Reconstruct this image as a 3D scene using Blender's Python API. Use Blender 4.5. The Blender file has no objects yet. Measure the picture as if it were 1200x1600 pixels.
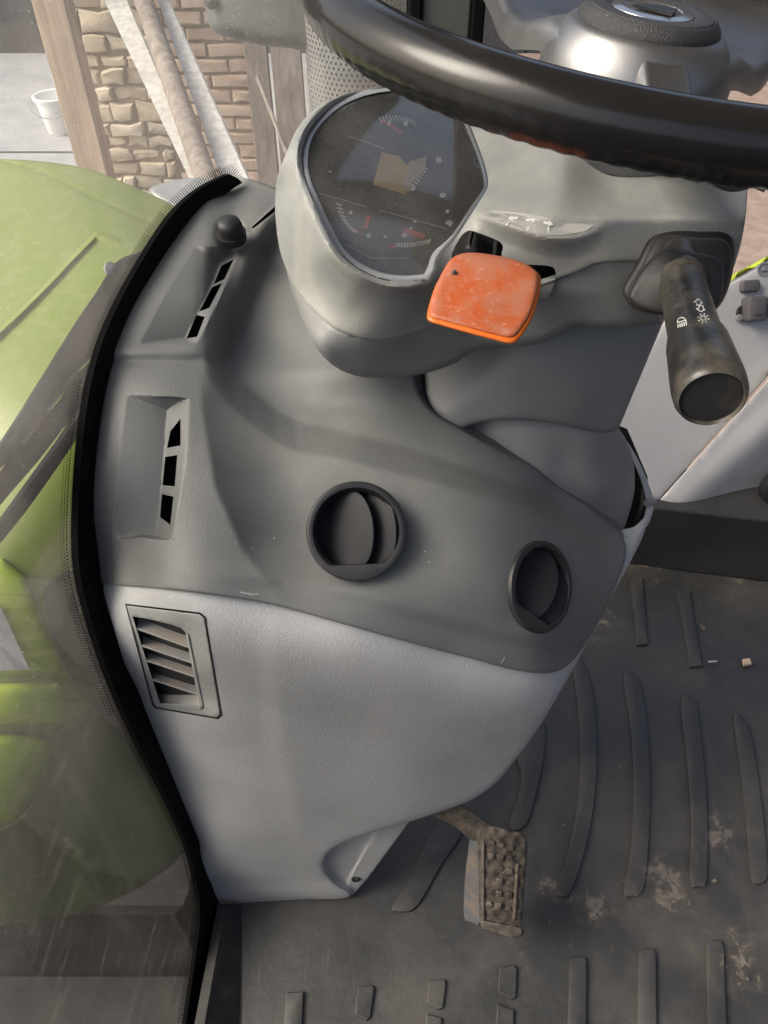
import bpy, bmesh, math, random
import numpy as np
from mathutils import Vector, Matrix
from mathutils.geometry import delaunay_2d_cdt
from mathutils.bvhtree import BVHTree
random.seed(7); rng = np.random.default_rng(7)
R = math.radians
scene = bpy.context.scene
COL = scene.collection

# ------------------------------------------------------------------ camera, sky, sun
CAM = np.array([0., 0., 1.15])
F = 1208.0                                    # focal length in photo pixels (photo 1200 x 1600)
S = math.sqrt(.5)                             # the camera is pitched 45 degrees down
cam_d = bpy.data.cameras.new('camera'); cam = bpy.data.objects.new('camera', cam_d); COL.objects.link(cam)
cam.location = CAM; cam.rotation_euler = (R(45), 0, 0)
cam_d.sensor_fit = 'VERTICAL'; cam_d.angle = 2*math.atan(800/F)
cam_d.clip_start = .02; cam_d.clip_end = 300
scene.camera = cam
SUN_EL, SUN_AZ = 44, 100                       # azimuth measured from +Y towards -X
world = bpy.data.worlds.new('World'); scene.world = world; world.use_nodes = True
wn = world.node_tree.nodes; wl = world.node_tree.links
sky = wn.new('ShaderNodeTexSky'); sky.sky_type = 'NISHITA'; sky.sun_disc = False
sky.sun_elevation = R(SUN_EL); sky.sun_rotation = R(-SUN_AZ)
sky.air_density = .95; sky.dust_density = 7.0; sky.ozone_density = .2
wl.new(sky.outputs[0], wn['Background'].inputs[0]); wn['Background'].inputs[1].default_value = .13
sun_d = bpy.data.lights.new('sun', 'SUN'); sun_d.energy = 1.15; sun_d.angle = R(32); sun_d.color = (1, .975, .94)
sun = bpy.data.objects.new('sun', sun_d); COL.objects.link(sun)
sdir = Vector((-math.sin(R(SUN_AZ))*math.cos(R(SUN_EL)), math.cos(R(SUN_AZ))*math.cos(R(SUN_EL)), math.sin(R(SUN_EL))))
sun.rotation_euler = sdir.to_track_quat('Z', 'Y').to_euler()
scene.view_settings.view_transform = 'Standard'; scene.view_settings.look = 'None'
scene.view_settings.exposure = 1.32; scene.view_settings.gamma = 1
scene.cycles.max_bounces = 8; scene.cycles.transparent_max_bounces = 12

# ------------------------------------------------------------------ measuring helpers
def dirs(p):
    p = np.atleast_2d(np.asarray(p, float))
    u = (p[:, 0]-600)/F; v = (800-p[:, 1])/F
    return np.stack([u, S+S*v, -S+S*v], 1)
def at(p, t):
    return CAM + dirs(p)*np.reshape(t, (-1, 1))
def t_z(p, z): return (z-CAM[2])/dirs(p)[:, 2]
def t_y(p, y): return y/dirs(p)[:, 1]
def t_x(p, x): return x/dirs(p)[:, 0]
def on_z(p, z=0.): return at(p, t_z(p, z))
def on_y(p, y): return at(p, t_y(p, y))
def on_plane(p, P0, n):
    n = np.asarray(n, float); d = dirs(p)
    return CAM + d*(((np.asarray(P0)-CAM)@n)/(d@n))[:, None]
def t_plane(p, P0, n):
    n = np.asarray(n, float); return ((np.asarray(P0)-CAM)@n)/(dirs(p)@n)
def spline(pts, n=8, closed=False):
    P = np.asarray(pts, float); out = []; m = len(P)
    for i in range(m if closed else m-1):
        if closed: a, b, c, d = P[i-1], P[i], P[(i+1) % m], P[(i+2) % m]
        else: a, b, c, d = P[max(i-1, 0)], P[i], P[i+1], P[min(i+2, m-1)]
        for k in range(n):
            s = k/n
            out.append(.5*(2*b+(c-a)*s+(2*a-5*b+4*c-d)*s*s+(3*b-a-3*c+d)*s**3))
    if not closed: out.append(P[-1])
    return np.array(out)
def resample(P, step, closed=True):
    P = np.asarray(P, float)
    Q = np.vstack([P, P[:1]]) if closed else P
    out = []
    for a, b in zip(Q[:-1], Q[1:]):
        k = max(1, int(round(np.linalg.norm(b-a)/step)))
        for i in range(k): out.append(a+(b-a)*i/k)
    if not closed: out.append(Q[-1])
    return np.array(out)
def inside(p, poly):
    p = np.atleast_2d(p); x, y = p[:, 0], p[:, 1]; r = np.zeros(len(p), bool)
    a = np.asarray(poly, float); b = np.roll(a, -1, 0)
    for (x1, y1), (x2, y2) in zip(a, b):
        if y1 == y2: continue
        c = ((y1 > y) != (y2 > y)) & (x < (x2-x1)*(y-y1)/(y2-y1)+x1)
        r ^= c
    return r
def pdist(p, poly, closed=True):
    p = np.atleast_2d(p); a = np.asarray(poly, float)
    b = np.roll(a, -1, 0)
    if not closed: a, b = a[:-1], b[:-1]
    best = np.full(len(p), 1e9)
    for A, B in zip(a, b):
        e = B-A; L = e@e
        s = np.clip(((p-A)@e)/L, 0, 1) if L > 0 else np.zeros(len(p))
        best = np.minimum(best, np.hypot(*(p-(A+s[:, None]*e)).T))
    return best
def sstep(x, a=-1., b=1.):
    s = np.clip((x-a)/(b-a), 0, 1); return s*s*(3-2*s)
class Depth:                                   # thin plate spline through measured (x, y, depth)
    def __init__(self, pts, sm=1e-3):
        P = np.asarray(pts, float); self.c = P[:, :2]/400; n = len(P)
        K = self.k(self.c, self.c)+np.eye(n)*sm
        Q = np.hstack([np.ones((n, 1)), self.c])
        A = np.block([[K, Q], [Q.T, np.zeros((3, 3))]])
        self.w = np.linalg.solve(A, np.r_[P[:, 2], 0, 0, 0])
    def k(self, a, b):
        r2 = ((a[:, None]-b[None])**2).sum(-1); return .5*r2*np.log(r2+1e-12)
    def __call__(self, p):
        q = np.atleast_2d(np.asarray(p, float))/400
        return self.k(q, self.c)@self.w[:-3]+self.w[-3]+q@self.w[-2:]

# ------------------------------------------------------------------ object helpers
def thing(name, label, cat, loc=(0, 0, 0), group=None):
    o = bpy.data.objects.new(name, None); COL.objects.link(o); o.location = loc; o.empty_display_size = .05
    o['label'] = label; o['category'] = cat
    if group: o['group'] = group
    return o
def tag(o, label, cat, group=None):
    o['label'] = label; o['category'] = cat
    if group: o['group'] = group
    return o
def wloc(o):
    v = Vector((0, 0, 0))
    while o: v = v+o.location; o = o.parent
    return v
def link(name, V, Fc, mat, parent=None, smooth=True, angle=40, loc=None):
    V = np.asarray(V, float)
    me = bpy.data.meshes.new(name)
    off = np.array(wloc(parent)) if parent else np.zeros(3)
    L = np.zeros(3)
    if loc is not None: L = np.asarray(loc, float)-off
    me.from_pydata((V-off-L).tolist(), [], [list(map(int, f)) for f in Fc]); me.validate()
    bm = bmesh.new(); bm.from_mesh(me)
    bmesh.ops.recalc_face_normals(bm, faces=bm.faces)
    for f in bm.faces: f.smooth = smooth
    if smooth:
        lim = R(angle)
        for e in bm.edges:
            if len(e.link_faces) == 2 and e.calc_face_angle(0) > lim: e.smooth = False
    bm.to_mesh(me); bm.free()
    o = bpy.data.objects.new(name, me); COL.objects.link(o); o.location = L
    if parent: o.parent = parent
    ms = mat if isinstance(mat, (list, tuple)) else [mat]
    for m in ms: me.materials.append(m)
    return o
class MB:
    def __init__(s): s.V = []; s.F = []
    def add(s, V, Fc):
        k = len(s.V); s.V += [tuple(v) for v in V]; s.F += [[i+k for i in f] for f in Fc]; return s
    def link(s, name, mat, parent=None, **k): return link(name, s.V, s.F, mat, parent, **k)
def box(x0, x1, y0, y1, z0, z1):
    V = [(x, y, z) for x in (x0, x1) for y in (y0, y1) for z in (z0, z1)]
    return V, [(0, 1, 3, 2), (4, 6, 7, 5), (0, 4, 5, 1), (2, 3, 7, 6), (0, 2, 6, 4), (1, 5, 7, 3)]
def prism(P, vec, bev=0.):
    P = np.asarray(P, float); n = len(P); vec = np.asarray(vec, float)
    if bev <= 0:
        V = np.vstack([P, P+vec])
        return V, [list(range(n)), list(range(2*n-1, n-1, -1))]+[(i, (i+1) % n, n+(i+1) % n, n+i) for i in range(n)]
    c = P.mean(0); L = np.linalg.norm(vec); vn = vec/L
    def inset(Q, d):
        e1 = Q-np.roll(Q, 1, 0); e2 = np.roll(Q, -1, 0)-Q
        e1 /= np.linalg.norm(e1, axis=1)[:, None]+1e-12; e2 /= np.linalg.norm(e2, axis=1)[:, None]+1e-12
        b = np.cross(vn, e1)+np.cross(vn, e2); b /= np.linalg.norm(b, axis=1)[:, None]+1e-9
        s = np.sign(((c-Q)*b).sum(1)).sum()
        return Q+b*d*(1 if s > 0 else -1)
    rings = [inset(P, bev), inset(P, bev*.3)+vn*bev*.3, P+vn*bev, P+vec]
    V = np.vstack(rings); Fc = [list(range(n)), list(range(4*n-1, 3*n-1, -1))]
    for k in range(3): Fc += [(k*n+i, k*n+(i+1) % n, (k+1)*n+(i+1) % n, (k+1)*n+i) for i in range(n)]
    return V, Fc
def frame(n, up=(0, 0, 1)):
    n = np.asarray(n, float); n = n/np.linalg.norm(n)
    e1 = np.cross(up, n); e1 /= np.linalg.norm(e1); e2 = np.cross(n, e1)
    return e1, e2, n
def tube(P, rad, seg=16, cap=True, flat=1., up=(0, 0, 1)):
    P = np.asarray(P, float); m = len(P); rad = np.broadcast_to(rad, (m,)); V = []
    for i in range(m):
        d = P[min(i+1, m-1)]-P[max(i-1, 0)]
        e1, e2, _ = frame(d, up)
        for k in range(seg):
            a = 2*math.pi*k/seg; V.append(P[i]+rad[i]*(math.cos(a)*e1+flat*math.sin(a)*e2))
    Fc = [(i*seg+k, i*seg+(k+1) % seg, (i+1)*seg+(k+1) % seg, (i+1)*seg+k) for i in range(m-1) for k in range(seg)]
    if cap: Fc += [list(range(seg)), list(range((m-1)*seg, m*seg))]
    return V, Fc
def lathe(prof, C, n, seg=40, up=(0, 1, 0), sx=1., sy=1.):
    e1, e2, n = frame(n, up); C = np.asarray(C, float); V = []; m = len(prof)
    for r, h in prof:
        for k in range(seg):
            a = 2*math.pi*k/seg; V.append(C+n*h+r*(sx*math.cos(a)*e1+sy*math.sin(a)*e2))
    Fc = [(i*seg+k, i*seg+(k+1) % seg, (i+1)*seg+(k+1) % seg, (i+1)*seg+k) for i in range(m-1) for k in range(seg)]
    for i in (0, m-1):
        if prof[i][0] > 0: Fc.append(list(range(i*seg, (i+1)*seg)))
    return V, Fc
def relief_mesh(outline, tf, step=6, back=.02, roll=0, holes=(), wall=.012, dense=(), bdir=None, lines=()):
    O = resample(outline, step); H = [resample(h, max(1.5, step*.5)) for h in holes]
    lo, hi = O.min(0), O.max(0)
    g = np.stack(np.meshgrid(np.arange(lo[0], hi[0], step), np.arange(lo[1], hi[1], step*.87)), -1)
    g[1::2, :, 0] += step/2; g = g.reshape(-1, 2)
    for poly, st in dense:
        poly = np.asarray(poly, float)
        q = np.stack(np.meshgrid(np.arange(poly[:, 0].min(), poly[:, 0].max(), st), np.arange(poly[:, 1].min(), poly[:, 1].max(), st)), -1).reshape(-1, 2)
        q = q[inside(q, poly)]; g = np.vstack([g[~inside(g, poly)], q])
    g = g[inside(g, O)]; g = g[pdist(g, O) > step*.45]
    for h in H:
        g = g[~inside(g, h)]; g = g[pdist(g, h) > 1.0]
    if roll:
        d = pdist(g, O); extra = []
        c = O; nx = np.roll(c, -1, 0)-np.roll(c, 1, 0); nx = np.stack([-nx[:, 1], nx[:, 0]], 1); nx /= np.linalg.norm(nx, axis=1)[:, None]+1e-9
        if not inside(c[:1]+nx[:1]*.5, O)[0]: nx = -nx
        for f in (.03, .1, .22, .4, .65):
            e = c+nx*roll*f; e = e[inside(e, O)]; e = e[pdist(e, O) > roll*f*.9]; extra.append(e)
        g = np.vstack([g[d > roll*.75]]+extra)
        for h in H: g = g[~inside(g, h)]; g = g[pdist(g, h) > 1.0]
    LN_ = [resample(l, 3.5) for l in lines]; LN_ = [l for l in LN_]
    for l in LN_: g = g[pdist(g, l) > 1.3]
    pts = np.vstack([O]+H+LN_+[g]); ed = []; k = 0
    for L in [O]+H+LN_:
        ed += [(k+i, k+(i+1) % len(L)) for i in range(len(L))]; k += len(L)
    vo, eo, fo, ov, oe, of = delaunay_2d_cdt([Vector(p) for p in pts], ed, [], 0, 1e-4)
    p2 = np.array([tuple(v) for v in vo]); tri = np.array([list(f) for f in fo if len(f) == 3])
    cen = p2[tri].mean(1); ok = inside(cen, O)
    for h in H: ok &= ~inside(cen, h)
    tri = tri[ok]
    t = tf(p2)
    if roll:
        d = np.clip(pdist(p2, O)/roll, 0, 1); t = t+roll*t/F*(1-np.sqrt(np.clip(1-(1-d)**2, 0, 1)))
    V = at(p2, t); Fc = [tuple(f) for f in tri]
    # which output vertex is each loop vertex
    idx = {}
    for i, src in enumerate(ov):
        for s_ in src: idx[s_] = i
    V = [tuple(v) for v in V]; k = 0; on = CAM
    for li, L in enumerate([O]+H):
        ids = [idx[k+i] for i in range(len(L))]; k += len(L)
        b = back if li == 0 else wall
        base = len(V)
        for i in ids:
            p = np.array(V[i]); r = p-on if bdir is None or li else np.array(bdir, float); tt = np.linalg.norm(r); V.append(tuple(p+r/tt*b))
        n = len(ids)
        Fc += [(ids[i], ids[(i+1) % n], base+(i+1) % n, base+i) for i in range(n) if ids[i] != ids[(i+1) % n]]
    return V, Fc
def relief(name, outline, tf, mat, parent=None, angle=50, **k):
    V, Fc = relief_mesh(outline, tf, **k)
    return link(name, V, Fc, mat, parent, angle=angle)
def bvh(o):
    me = o.data; off = wloc(o)
    return BVHTree.FromPolygons([v.co+off for v in me.vertices], [list(p.vertices) for p in me.polygons])
def hit(tree, p, lift=.0004):
    out = []
    for d in dirs(p):
        v = Vector(d).normalized(); h = tree.ray_cast(Vector(CAM), v)
        if h[0] is None: return None
        out.append(np.array(h[0]-v*lift))
    return np.array(out)
def decals(name, tree, polys, mat, parent, lift=.0004, step=8):
    """flat print lying on a surface: each polygon is resampled and laid on the surface below it"""
    m = MB()
    for poly in polys:
        Q = resample(poly, step) if step else np.asarray(poly, float)
        P = hit(tree, Q, lift)
        if P is None: continue
        c = hit(tree, [np.mean(Q, 0)], lift)
        if c is None: continue
        n = len(P); m.add(np.vstack([P, c]), [(i, (i+1) % n, n) for i in range(n)])
    return m.link(name, mat, parent, smooth=False) if m.V else None
def stroke(a, b, w):
    a = np.array(a, float); b = np.array(b, float); d = (b-a)/np.linalg.norm(b-a); n = np.array([-d[1], d[0]])*w/2
    return [a+n, b+n, b-n, a-n]
def ell(cx, cy, rx, ry, n=14, rot=0):
    a = np.arange(n)*2*math.pi/n; c, s = math.cos(rot), math.sin(rot)
    x, y = rx*np.cos(a), ry*np.sin(a)
    return np.stack([cx+c*x-s*y, cy+s*x+c*y], 1)

# ------------------------------------------------------------------ materials
class NT:
    def __init__(s, name):
        s.m = bpy.data.materials.new(name); s.m.use_nodes = True; s.n = s.m.node_tree.nodes; s.l = s.m.node_tree.links
        s.b = s.n['Principled BSDF']; s.co = s.n.new('ShaderNodeTexCoord').outputs['Object']
    def noise(s, sc, det=4, rough=.55, vec=None):
        x = s.n.new('ShaderNodeTexNoise'); x.inputs['Scale'].default_value = sc; x.inputs['Detail'].default_value = det; x.inputs['Roughness'].default_value = rough
        s.l.new(vec or s.co, x.inputs['Vector']); return x.outputs['Fac']
    def voro(s, sc, feat='F1', out='Distance', vec=None):
        x = s.n.new('ShaderNodeTexVoronoi'); x.inputs['Scale'].default_value = sc; x.feature = feat
        s.l.new(vec or s.co, x.inputs['Vector']); return x.outputs[out]
    def mapv(s, scale, rot=(0, 0, 0)):
        x = s.n.new('ShaderNodeMapping'); x.inputs['Scale'].default_value = scale; x.inputs['Rotation'].default_value = rot
        s.l.new(s.co, x.inputs['Vector']); return x.outputs[0]
    def ramp(s, f, a, b, lo=0., hi=1.):
        x = s.n.new('ShaderNodeMapRange'); x.clamp = True
        for i, v in enumerate((a, b, lo, hi)): x.inputs[i+1].default_value = v
        s.l.new(f, x.inputs[0]); return x.outputs[0]
    def math(s, op, a, b):
        x = s.n.new('ShaderNodeMath'); x.operation = op; x.use_clamp = False
        for i, v in enumerate((a, b)):
            if isinstance(v, (int, float)): x.inputs[i].default_value = v
            else: s.l.new(v, x.inputs[i])
        return x.outputs[0]
    def mix(s, f, a, b):
        x = s.n.new('ShaderNodeMix'); x.data_type = 'RGBA'
        for i, v in ((0, f), (6, a), (7, b)):
            if isinstance(v, (int, float)): x.inputs[i].default_value = v
            elif isinstance(v, tuple): x.inputs[i].default_value = (*v, 1)
            else: s.l.new(v, x.inputs[i])
        return x.outputs[2]
    def put(s, key, v):
        if isinstance(v, (int, float)): s.b.inputs[key].default_value = v
        elif isinstance(v, tuple): s.b.inputs[key].default_value = (*v, 1)
        else: s.l.new(v, s.b.inputs[key])
    def bump(s, h, dist, strength=1.):
        x = s.n.new('ShaderNodeBump'); x.inputs['Distance'].default_value = dist; x.inputs['Strength'].default_value = strength
        s.l.new(h, x.inputs['Height']); s.l.new(x.outputs[0], s.b.inputs['Normal'])
def plain(name, col, rough=.5, metal=0., bump=None, dust=None, spec=.5, speck=None):
    """colour; bump=(scale, distance); dust=(colour, noise scale, low, high, amount); speck=(colour, scale, size)"""
    t = NT(name); c = t.mix(t.ramp(t.noise(9, 3), .3, .7), tuple(x*.9 for x in col), tuple(min(1, x*1.1) for x in col))
    rg = t.ramp(t.noise(14, 4), .3, .7, max(0, rough-.07), min(1, rough+.07))
    if dust:
        f = t.ramp(t.noise(dust[1], 7, .65), dust[2], dust[3], 0, dust[4]); c = t.mix(f, c, dust[0])
        rg = t.math('MAXIMUM', rg, t.math('MULTIPLY', f, .9))
    if speck:
        v = t.voro(speck[1]); cellr = t.voro(speck[1], out='Color')
        f = t.math('MULTIPLY', t.ramp(v, speck[2]*.6, speck[2], 1, 0), t.ramp(cellr, .72, .78)); c = t.mix(t.math('MULTIPLY', f, .8), c, speck[0])
    t.put('Base Color', c); t.put('Roughness', rg); t.put('Metallic', metal); t.put('Specular IOR Level', spec)
    if bump: t.bump(t.noise(bump[0], 3, .6), bump[1], bump[2] if len(bump) > 2 else .6)
    return t.m
DUST = (.33, .29, .23)
M = {}
M['cover'] = plain('grained dark grey plastic', (.100, .1025, .101), .56, bump=(680, .0008, .42), dust=(DUST, 5, .5, .85, .22), speck=((.3, .29, .27), 330, .12))
M['panel'] = plain('light grey plastic', (.315, .317, .317), .52, bump=(560, .0009, .5), dust=((.30, .29, .26), 4, .5, .9, .2), speck=((.12, .11, .1), 60, .05))
M['shell'] = plain('smooth grey plastic', (.215, .222, .220), .44, bump=(700, .0006, .5), dust=((.36, .345, .30), 13, .42, .66, .5), speck=((.5, .48, .42), 260, .14))
M['neck'] = plain('grey column plastic', (.16, .163, .162), .48, bump=(700, .0004, .35), dust=(DUST, 6, .55, .9, .2), speck=((.5, .48, .42), 150, .06))
M['black'] = plain('black plastic', (.013, .013, .015), .46, bump=(900, .0004, .4), dust=(DUST, 12, .5, .85, .10), spec=.35)
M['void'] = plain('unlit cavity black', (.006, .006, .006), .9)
M['seal'] = plain('black rubber seal', (.005, .005, .005), .8, spec=.08)
M['rubber'] = plain('dusty black rubber', (.020, .020, .020), .52, bump=(500, .0006, .5), dust=((.17, .135, .105), 22, .48, .85, .45), spec=.35)
M['stalkm'] = plain('worn black plastic', (.014, .014, .015), .36, bump=(500, .0003, .4), dust=((.20, .175, .13), 24, .40, .74, .55), spec=.4)
M['rim'] = plain('worn black steering rubber', (.011, .0105, .0105), .21, bump=(420, .0002, .15), dust=((.10, .07, .055), 18, .58, .85, .25), spec=.36)
M['alu'] = plain('brushed aluminium', (.24, .24, .245), .46, metal=1., bump=(240, .0003, .25), dust=((.3, .29, .27), 9, .5, .8, .3))
M['hubm'] = plain('grained black hub plastic', (.03, .03, .032), .48, bump=(900, .0012, .9), speck=((.4, .38, .34), 300, .12))
M['chrome'] = plain('dark badge', (.30, .30, .31), .14, metal=.8)
M['white'] = plain('white print', (.62, .62, .6), .6)
M['pale'] = plain('pale dusty label', (.33, .33, .32), .6, bump=(900, .0004), dust=((.42, .40, .36), 30, .4, .7, .6))
M['red'] = plain('red print', (.50, .05, .04), .6)
M['amber'] = plain('amber dial patch', (.46, .31, .08), .7, dust=((.42, .36, .24), 90, .4, .75, .7))
M['dial'] = plain('black instrument face', (.020, .019, .020), .7, speck=((.3, .3, .3), 420, .18), dust=((.10, .095, .085), 30, .35, .75, .4))
M['steel'] = plain('painted grey steel', (.22, .23, .24), .4, metal=.3, dust=((.4, .38, .34), 25, .45, .8, .5))
M['wiperm'] = plain('grey wiper paint', (.21, .225, .24), .38, dust=((.38, .37, .35), 25, .5, .8, .4))
M['tan'] = plain('tan dial patch', (.36, .29, .17), .7, dust=((.5, .45, .36), 60, .4, .7, .6))
M['icon'] = plain('worn white print', (.42, .42, .40), .6, dust=((.05, .05, .05), 160, .5, .7, .8))
M['sock'] = plain('grey socket plastic', (.07, .065, .068), .5)
M['shaded_green'] = plain('shaded bonnet green', (.075, .095, .030), .5, dust=((.14, .14, .09), 7, .4, .8, .6))  # bonnet green with shade mixed into the colour
M['bead'] = plain('clear lens bead', (.30, .31, .32), .2)
M['vane'] = plain('dark grey vane', (.016, .0165, .019), .5, spec=.14)
M['sill'] = plain('smooth dark sill rubber', (.030, .030, .031), .5, bump=(500, .0004, .3), dust=((.07, .06, .05), 7, .45, .9, .5), spec=.3)
M['side'] = plain('pale grey side panel', (.37, .365, .37), .48, bump=(700, .0004, .4), dust=((.38, .33, .27), 9, .5, .85, .3))
M['lime'] = plain('yellow green paint', (.50, .62, .06), .35)
M['exh'] = plain('galvanised guard', (.24, .25, .25), .5, metal=.4, dust=((.35, .32, .28), 20, .45, .8, .5))
M['shroud'] = plain('grey exhaust shroud', (.075, .08, .082), .5, dust=((.3, .28, .26), 30, .5, .85, .3))
M['plastic_white'] = plain('white bucket plastic', (.78, .78, .76), .4)

def mk_orange():
    t = NT('worn orange plastic')
    n = t.ramp(t.noise(70, 6, .65), .38, .68); c = t.mix(n, (.36, .072, .018), (.34, .125, .07))
    s = t.ramp(t.noise(210, 3, .6, t.mapv((1, 1, 3))), .58, .72, 0, .6); c = t.mix(s, c, (.44, .24, .18))
    k = t.ramp(t.noise(34, 7, .72), .5, .74, 0, .6); c = t.mix(k, c, (.26, .10, .06))
    t.put('Base Color', c); t.put('Roughness', t.ramp(n, 0, 1, .4, .62)); t.bump(t.noise(300, 4), .0004, .4); return t.m
M['orange'] = mk_orange()
M['orange_edge'] = plain('clean orange plastic', (.52, .11, .01), .35)
def mk_floor():
    t = NT('muddy rubber mat')
    a = t.ramp(t.noise(5, 7, .65), .42, .72); c = t.mix(a, (.028, .028, .028), (.056, .052, .046))
    b = t.ramp(t.noise(2.3, 6, .7), .52, .75, 0, .8); c = t.mix(b, c, (.088, .078, .066))
    e = t.ramp(t.noise(38, 5, .7), .6, .72, 0, .35); c = t.mix(e, c, (.105, .085, .065))
    sc = t.ramp(t.noise(60, 4, .6, t.mapv((1, .12, 1), (0, 0, .5))), .64, .7, 0, .3); c = t.mix(sc, c, (.085, .075, .065))
    sp = t.n.new('ShaderNodeSeparateXYZ'); t.l.new(t.co, sp.inputs[0]); tot = None
    for (px, py, rr_, am) in ((1120, 1300, .055, 1), (1040, 1385, .075, 1), (930, 1415, .05, .9), (858, 1385, .035, .9), (1150, 1500, .07, .8), (925, 975, .075, .9), (800, 1480, .05, .4), (1150, 900, .10, .6), (1000, 880, .09, .8)):
        q = on_z([(px, py)])[0]-np.array((.3, .6, 0))
        dx = t.math('SUBTRACT', sp.outputs[0], float(q[0])); dy = t.math('SUBTRACT', sp.outputs[1], float(q[1]))
        d2 = t.math('SQRT', t.math('ADD', t.math('MULTIPLY', dx, dx), t.math('MULTIPLY', dy, dy)), 0)
        b_ = t.ramp(d2, 0, rr_, .34*am, 0); tot = b_ if tot is None else t.math('MAXIMUM', tot, b_)
    mm = t.math('ADD', t.noise(48, 7, .68), tot); mf = t.ramp(mm, .74, .79); mf2 = t.ramp(mm, .60, .80, 0, .45)
    mud = t.mix(t.ramp(t.noise(120, 4), .3, .7), (.10, .084, .068), (.18, .152, .122))
    c = t.mix(mf2, c, (.105, .085, .066)); c = t.mix(t.math('MULTIPLY', mf, .85), c, mud)
    t.put('Base Color', c); t.put('Roughness', t.ramp(a, 0, 1, .42, .75))
    t.bump(t.math('ADD', t.noise(45, 6, .6), t.math('MULTIPLY', t.noise(600, 2), .25)), .0025, .35); return t.m
M['floor'] = mk_floor()
def mk_mud(name, c1, c2, sc=40, bd=.003):
    t = NT(name); t.put('Base Color', t.mix(t.ramp(t.noise(sc, 6, .7), .35, .65), c1, c2)); t.put('Roughness', .85)
    t.bump(t.noise(sc*2.5, 6, .7), bd, .8); return t.m
M['mud'] = mk_mud('dry mud', (.06, .05, .042), (.165, .132, .10), 90)
M['muddy'] = mk_mud('mud caked steel', (.020, .0175, .0155), (.098, .078, .060), 70)
M['tread'] = mk_mud('worn tread block', (.040, .035, .031), (.125, .105, .088), 80, .001)
def mk_green():
    t = NT('dusty green paint')
    a = t.ramp(t.noise(3.5, 5, .6), .35, .7); c = t.mix(a, (.15, .195, .026), (.185, .215, .05))
    d = t.ramp(t.noise(60, 5, .7), .5, .8, 0, .3); c = t.mix(d, c, (.36, .36, .22))
    t.put('Base Color', c); t.put('Roughness', .32); return t.m
M['green'] = mk_green(); M['lit_green'] = plain('sunlit bonnet green', (.27, .35, .012), .35, dust=((.36, .38, .2), 40, .5, .85, .3))  # second green: bonnet paint brightened where light falls on its side
def mk_glass():
    t = NT('dusty windscreen glass'); n, l = t.n, t.l
    tr = n.new('ShaderNodeBsdfTransparent'); tr.inputs[0].default_value = (.90, .93, .91, 1)
    gl = n.new('ShaderNodeBsdfGlossy'); gl.inputs['Roughness'].default_value = .03
    fr = n.new('ShaderNodeFresnel'); fr.inputs[0].default_value = 1.45
    m1 = n.new('ShaderNodeMixShader'); l.new(t.ramp(fr.outputs[0], 0, 1, 0, .11), m1.inputs[0]); l.new(tr.outputs[0], m1.inputs[1]); l.new(gl.outputs[0], m1.inputs[2])
    df = n.new('ShaderNodeBsdfDiffuse'); df.inputs[0].default_value = (.57, .57, .555, 1)
    tl = n.new('ShaderNodeBsdfTranslucent'); tl.inputs[0].default_value = (.60, .58, .54, 1)
    md = n.new('ShaderNodeMixShader'); md.inputs[0].default_value = .5; l.new(df.outputs[0], md.inputs[1]); l.new(tl.outputs[0], md.inputs[2])
    sz = t.n.new('ShaderNodeSeparateXYZ'); t.l.new(t.co, sz.inputs[0])
    hz = t.ramp(sz.outputs[2], .50, .88, .16, 1); film = t.math('MULTIPLY', t.ramp(t.noise(6, 6, .65), .3, .75, .08, .20), hz)
    streak = t.ramp(t.noise(30, 5, .65, t.mapv((1, 1, .1), (.25, 0, 0))), .5, .8, 0, .035)
    wipe = t.ramp(t.noise(55, 4, .6, t.mapv((1, .25, 1), (.9, 0, 0))), .55, .75, 0, .05)
    sp = t.voro(330); cr = t.voro(330, out='Color')
    speck = t.math('MULTIPLY', t.ramp(sp, .10, .24, 1, 0), t.ramp(cr, .6, .85, 0, .5))
    sp2 = t.voro(85); cr2 = t.voro(85, out='Color')
    speck2 = t.math('MULTIPLY', t.ramp(sp2, .03, .08, 1, 0), t.ramp(cr2, .80, .84, 0, .7))
    f = t.math('ADD', t.math('ADD', film, streak), t.math('ADD', wipe, t.math('MULTIPLY', t.math('MAXIMUM', speck, speck2), t.ramp(sz.outputs[2], .5, .9, .35, 1))))
    f = t.math('MINIMUM', f, .9)
    m2 = n.new('ShaderNodeMixShader'); l.new(f, m2.inputs[0]); l.new(m1.outputs[0], m2.inputs[1]); l.new(md.outputs[0], m2.inputs[2])
    l.new(m2.outputs[0], n['Material Output'].inputs['Surface']); return t.m
M['glass'] = mk_glass()
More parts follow.
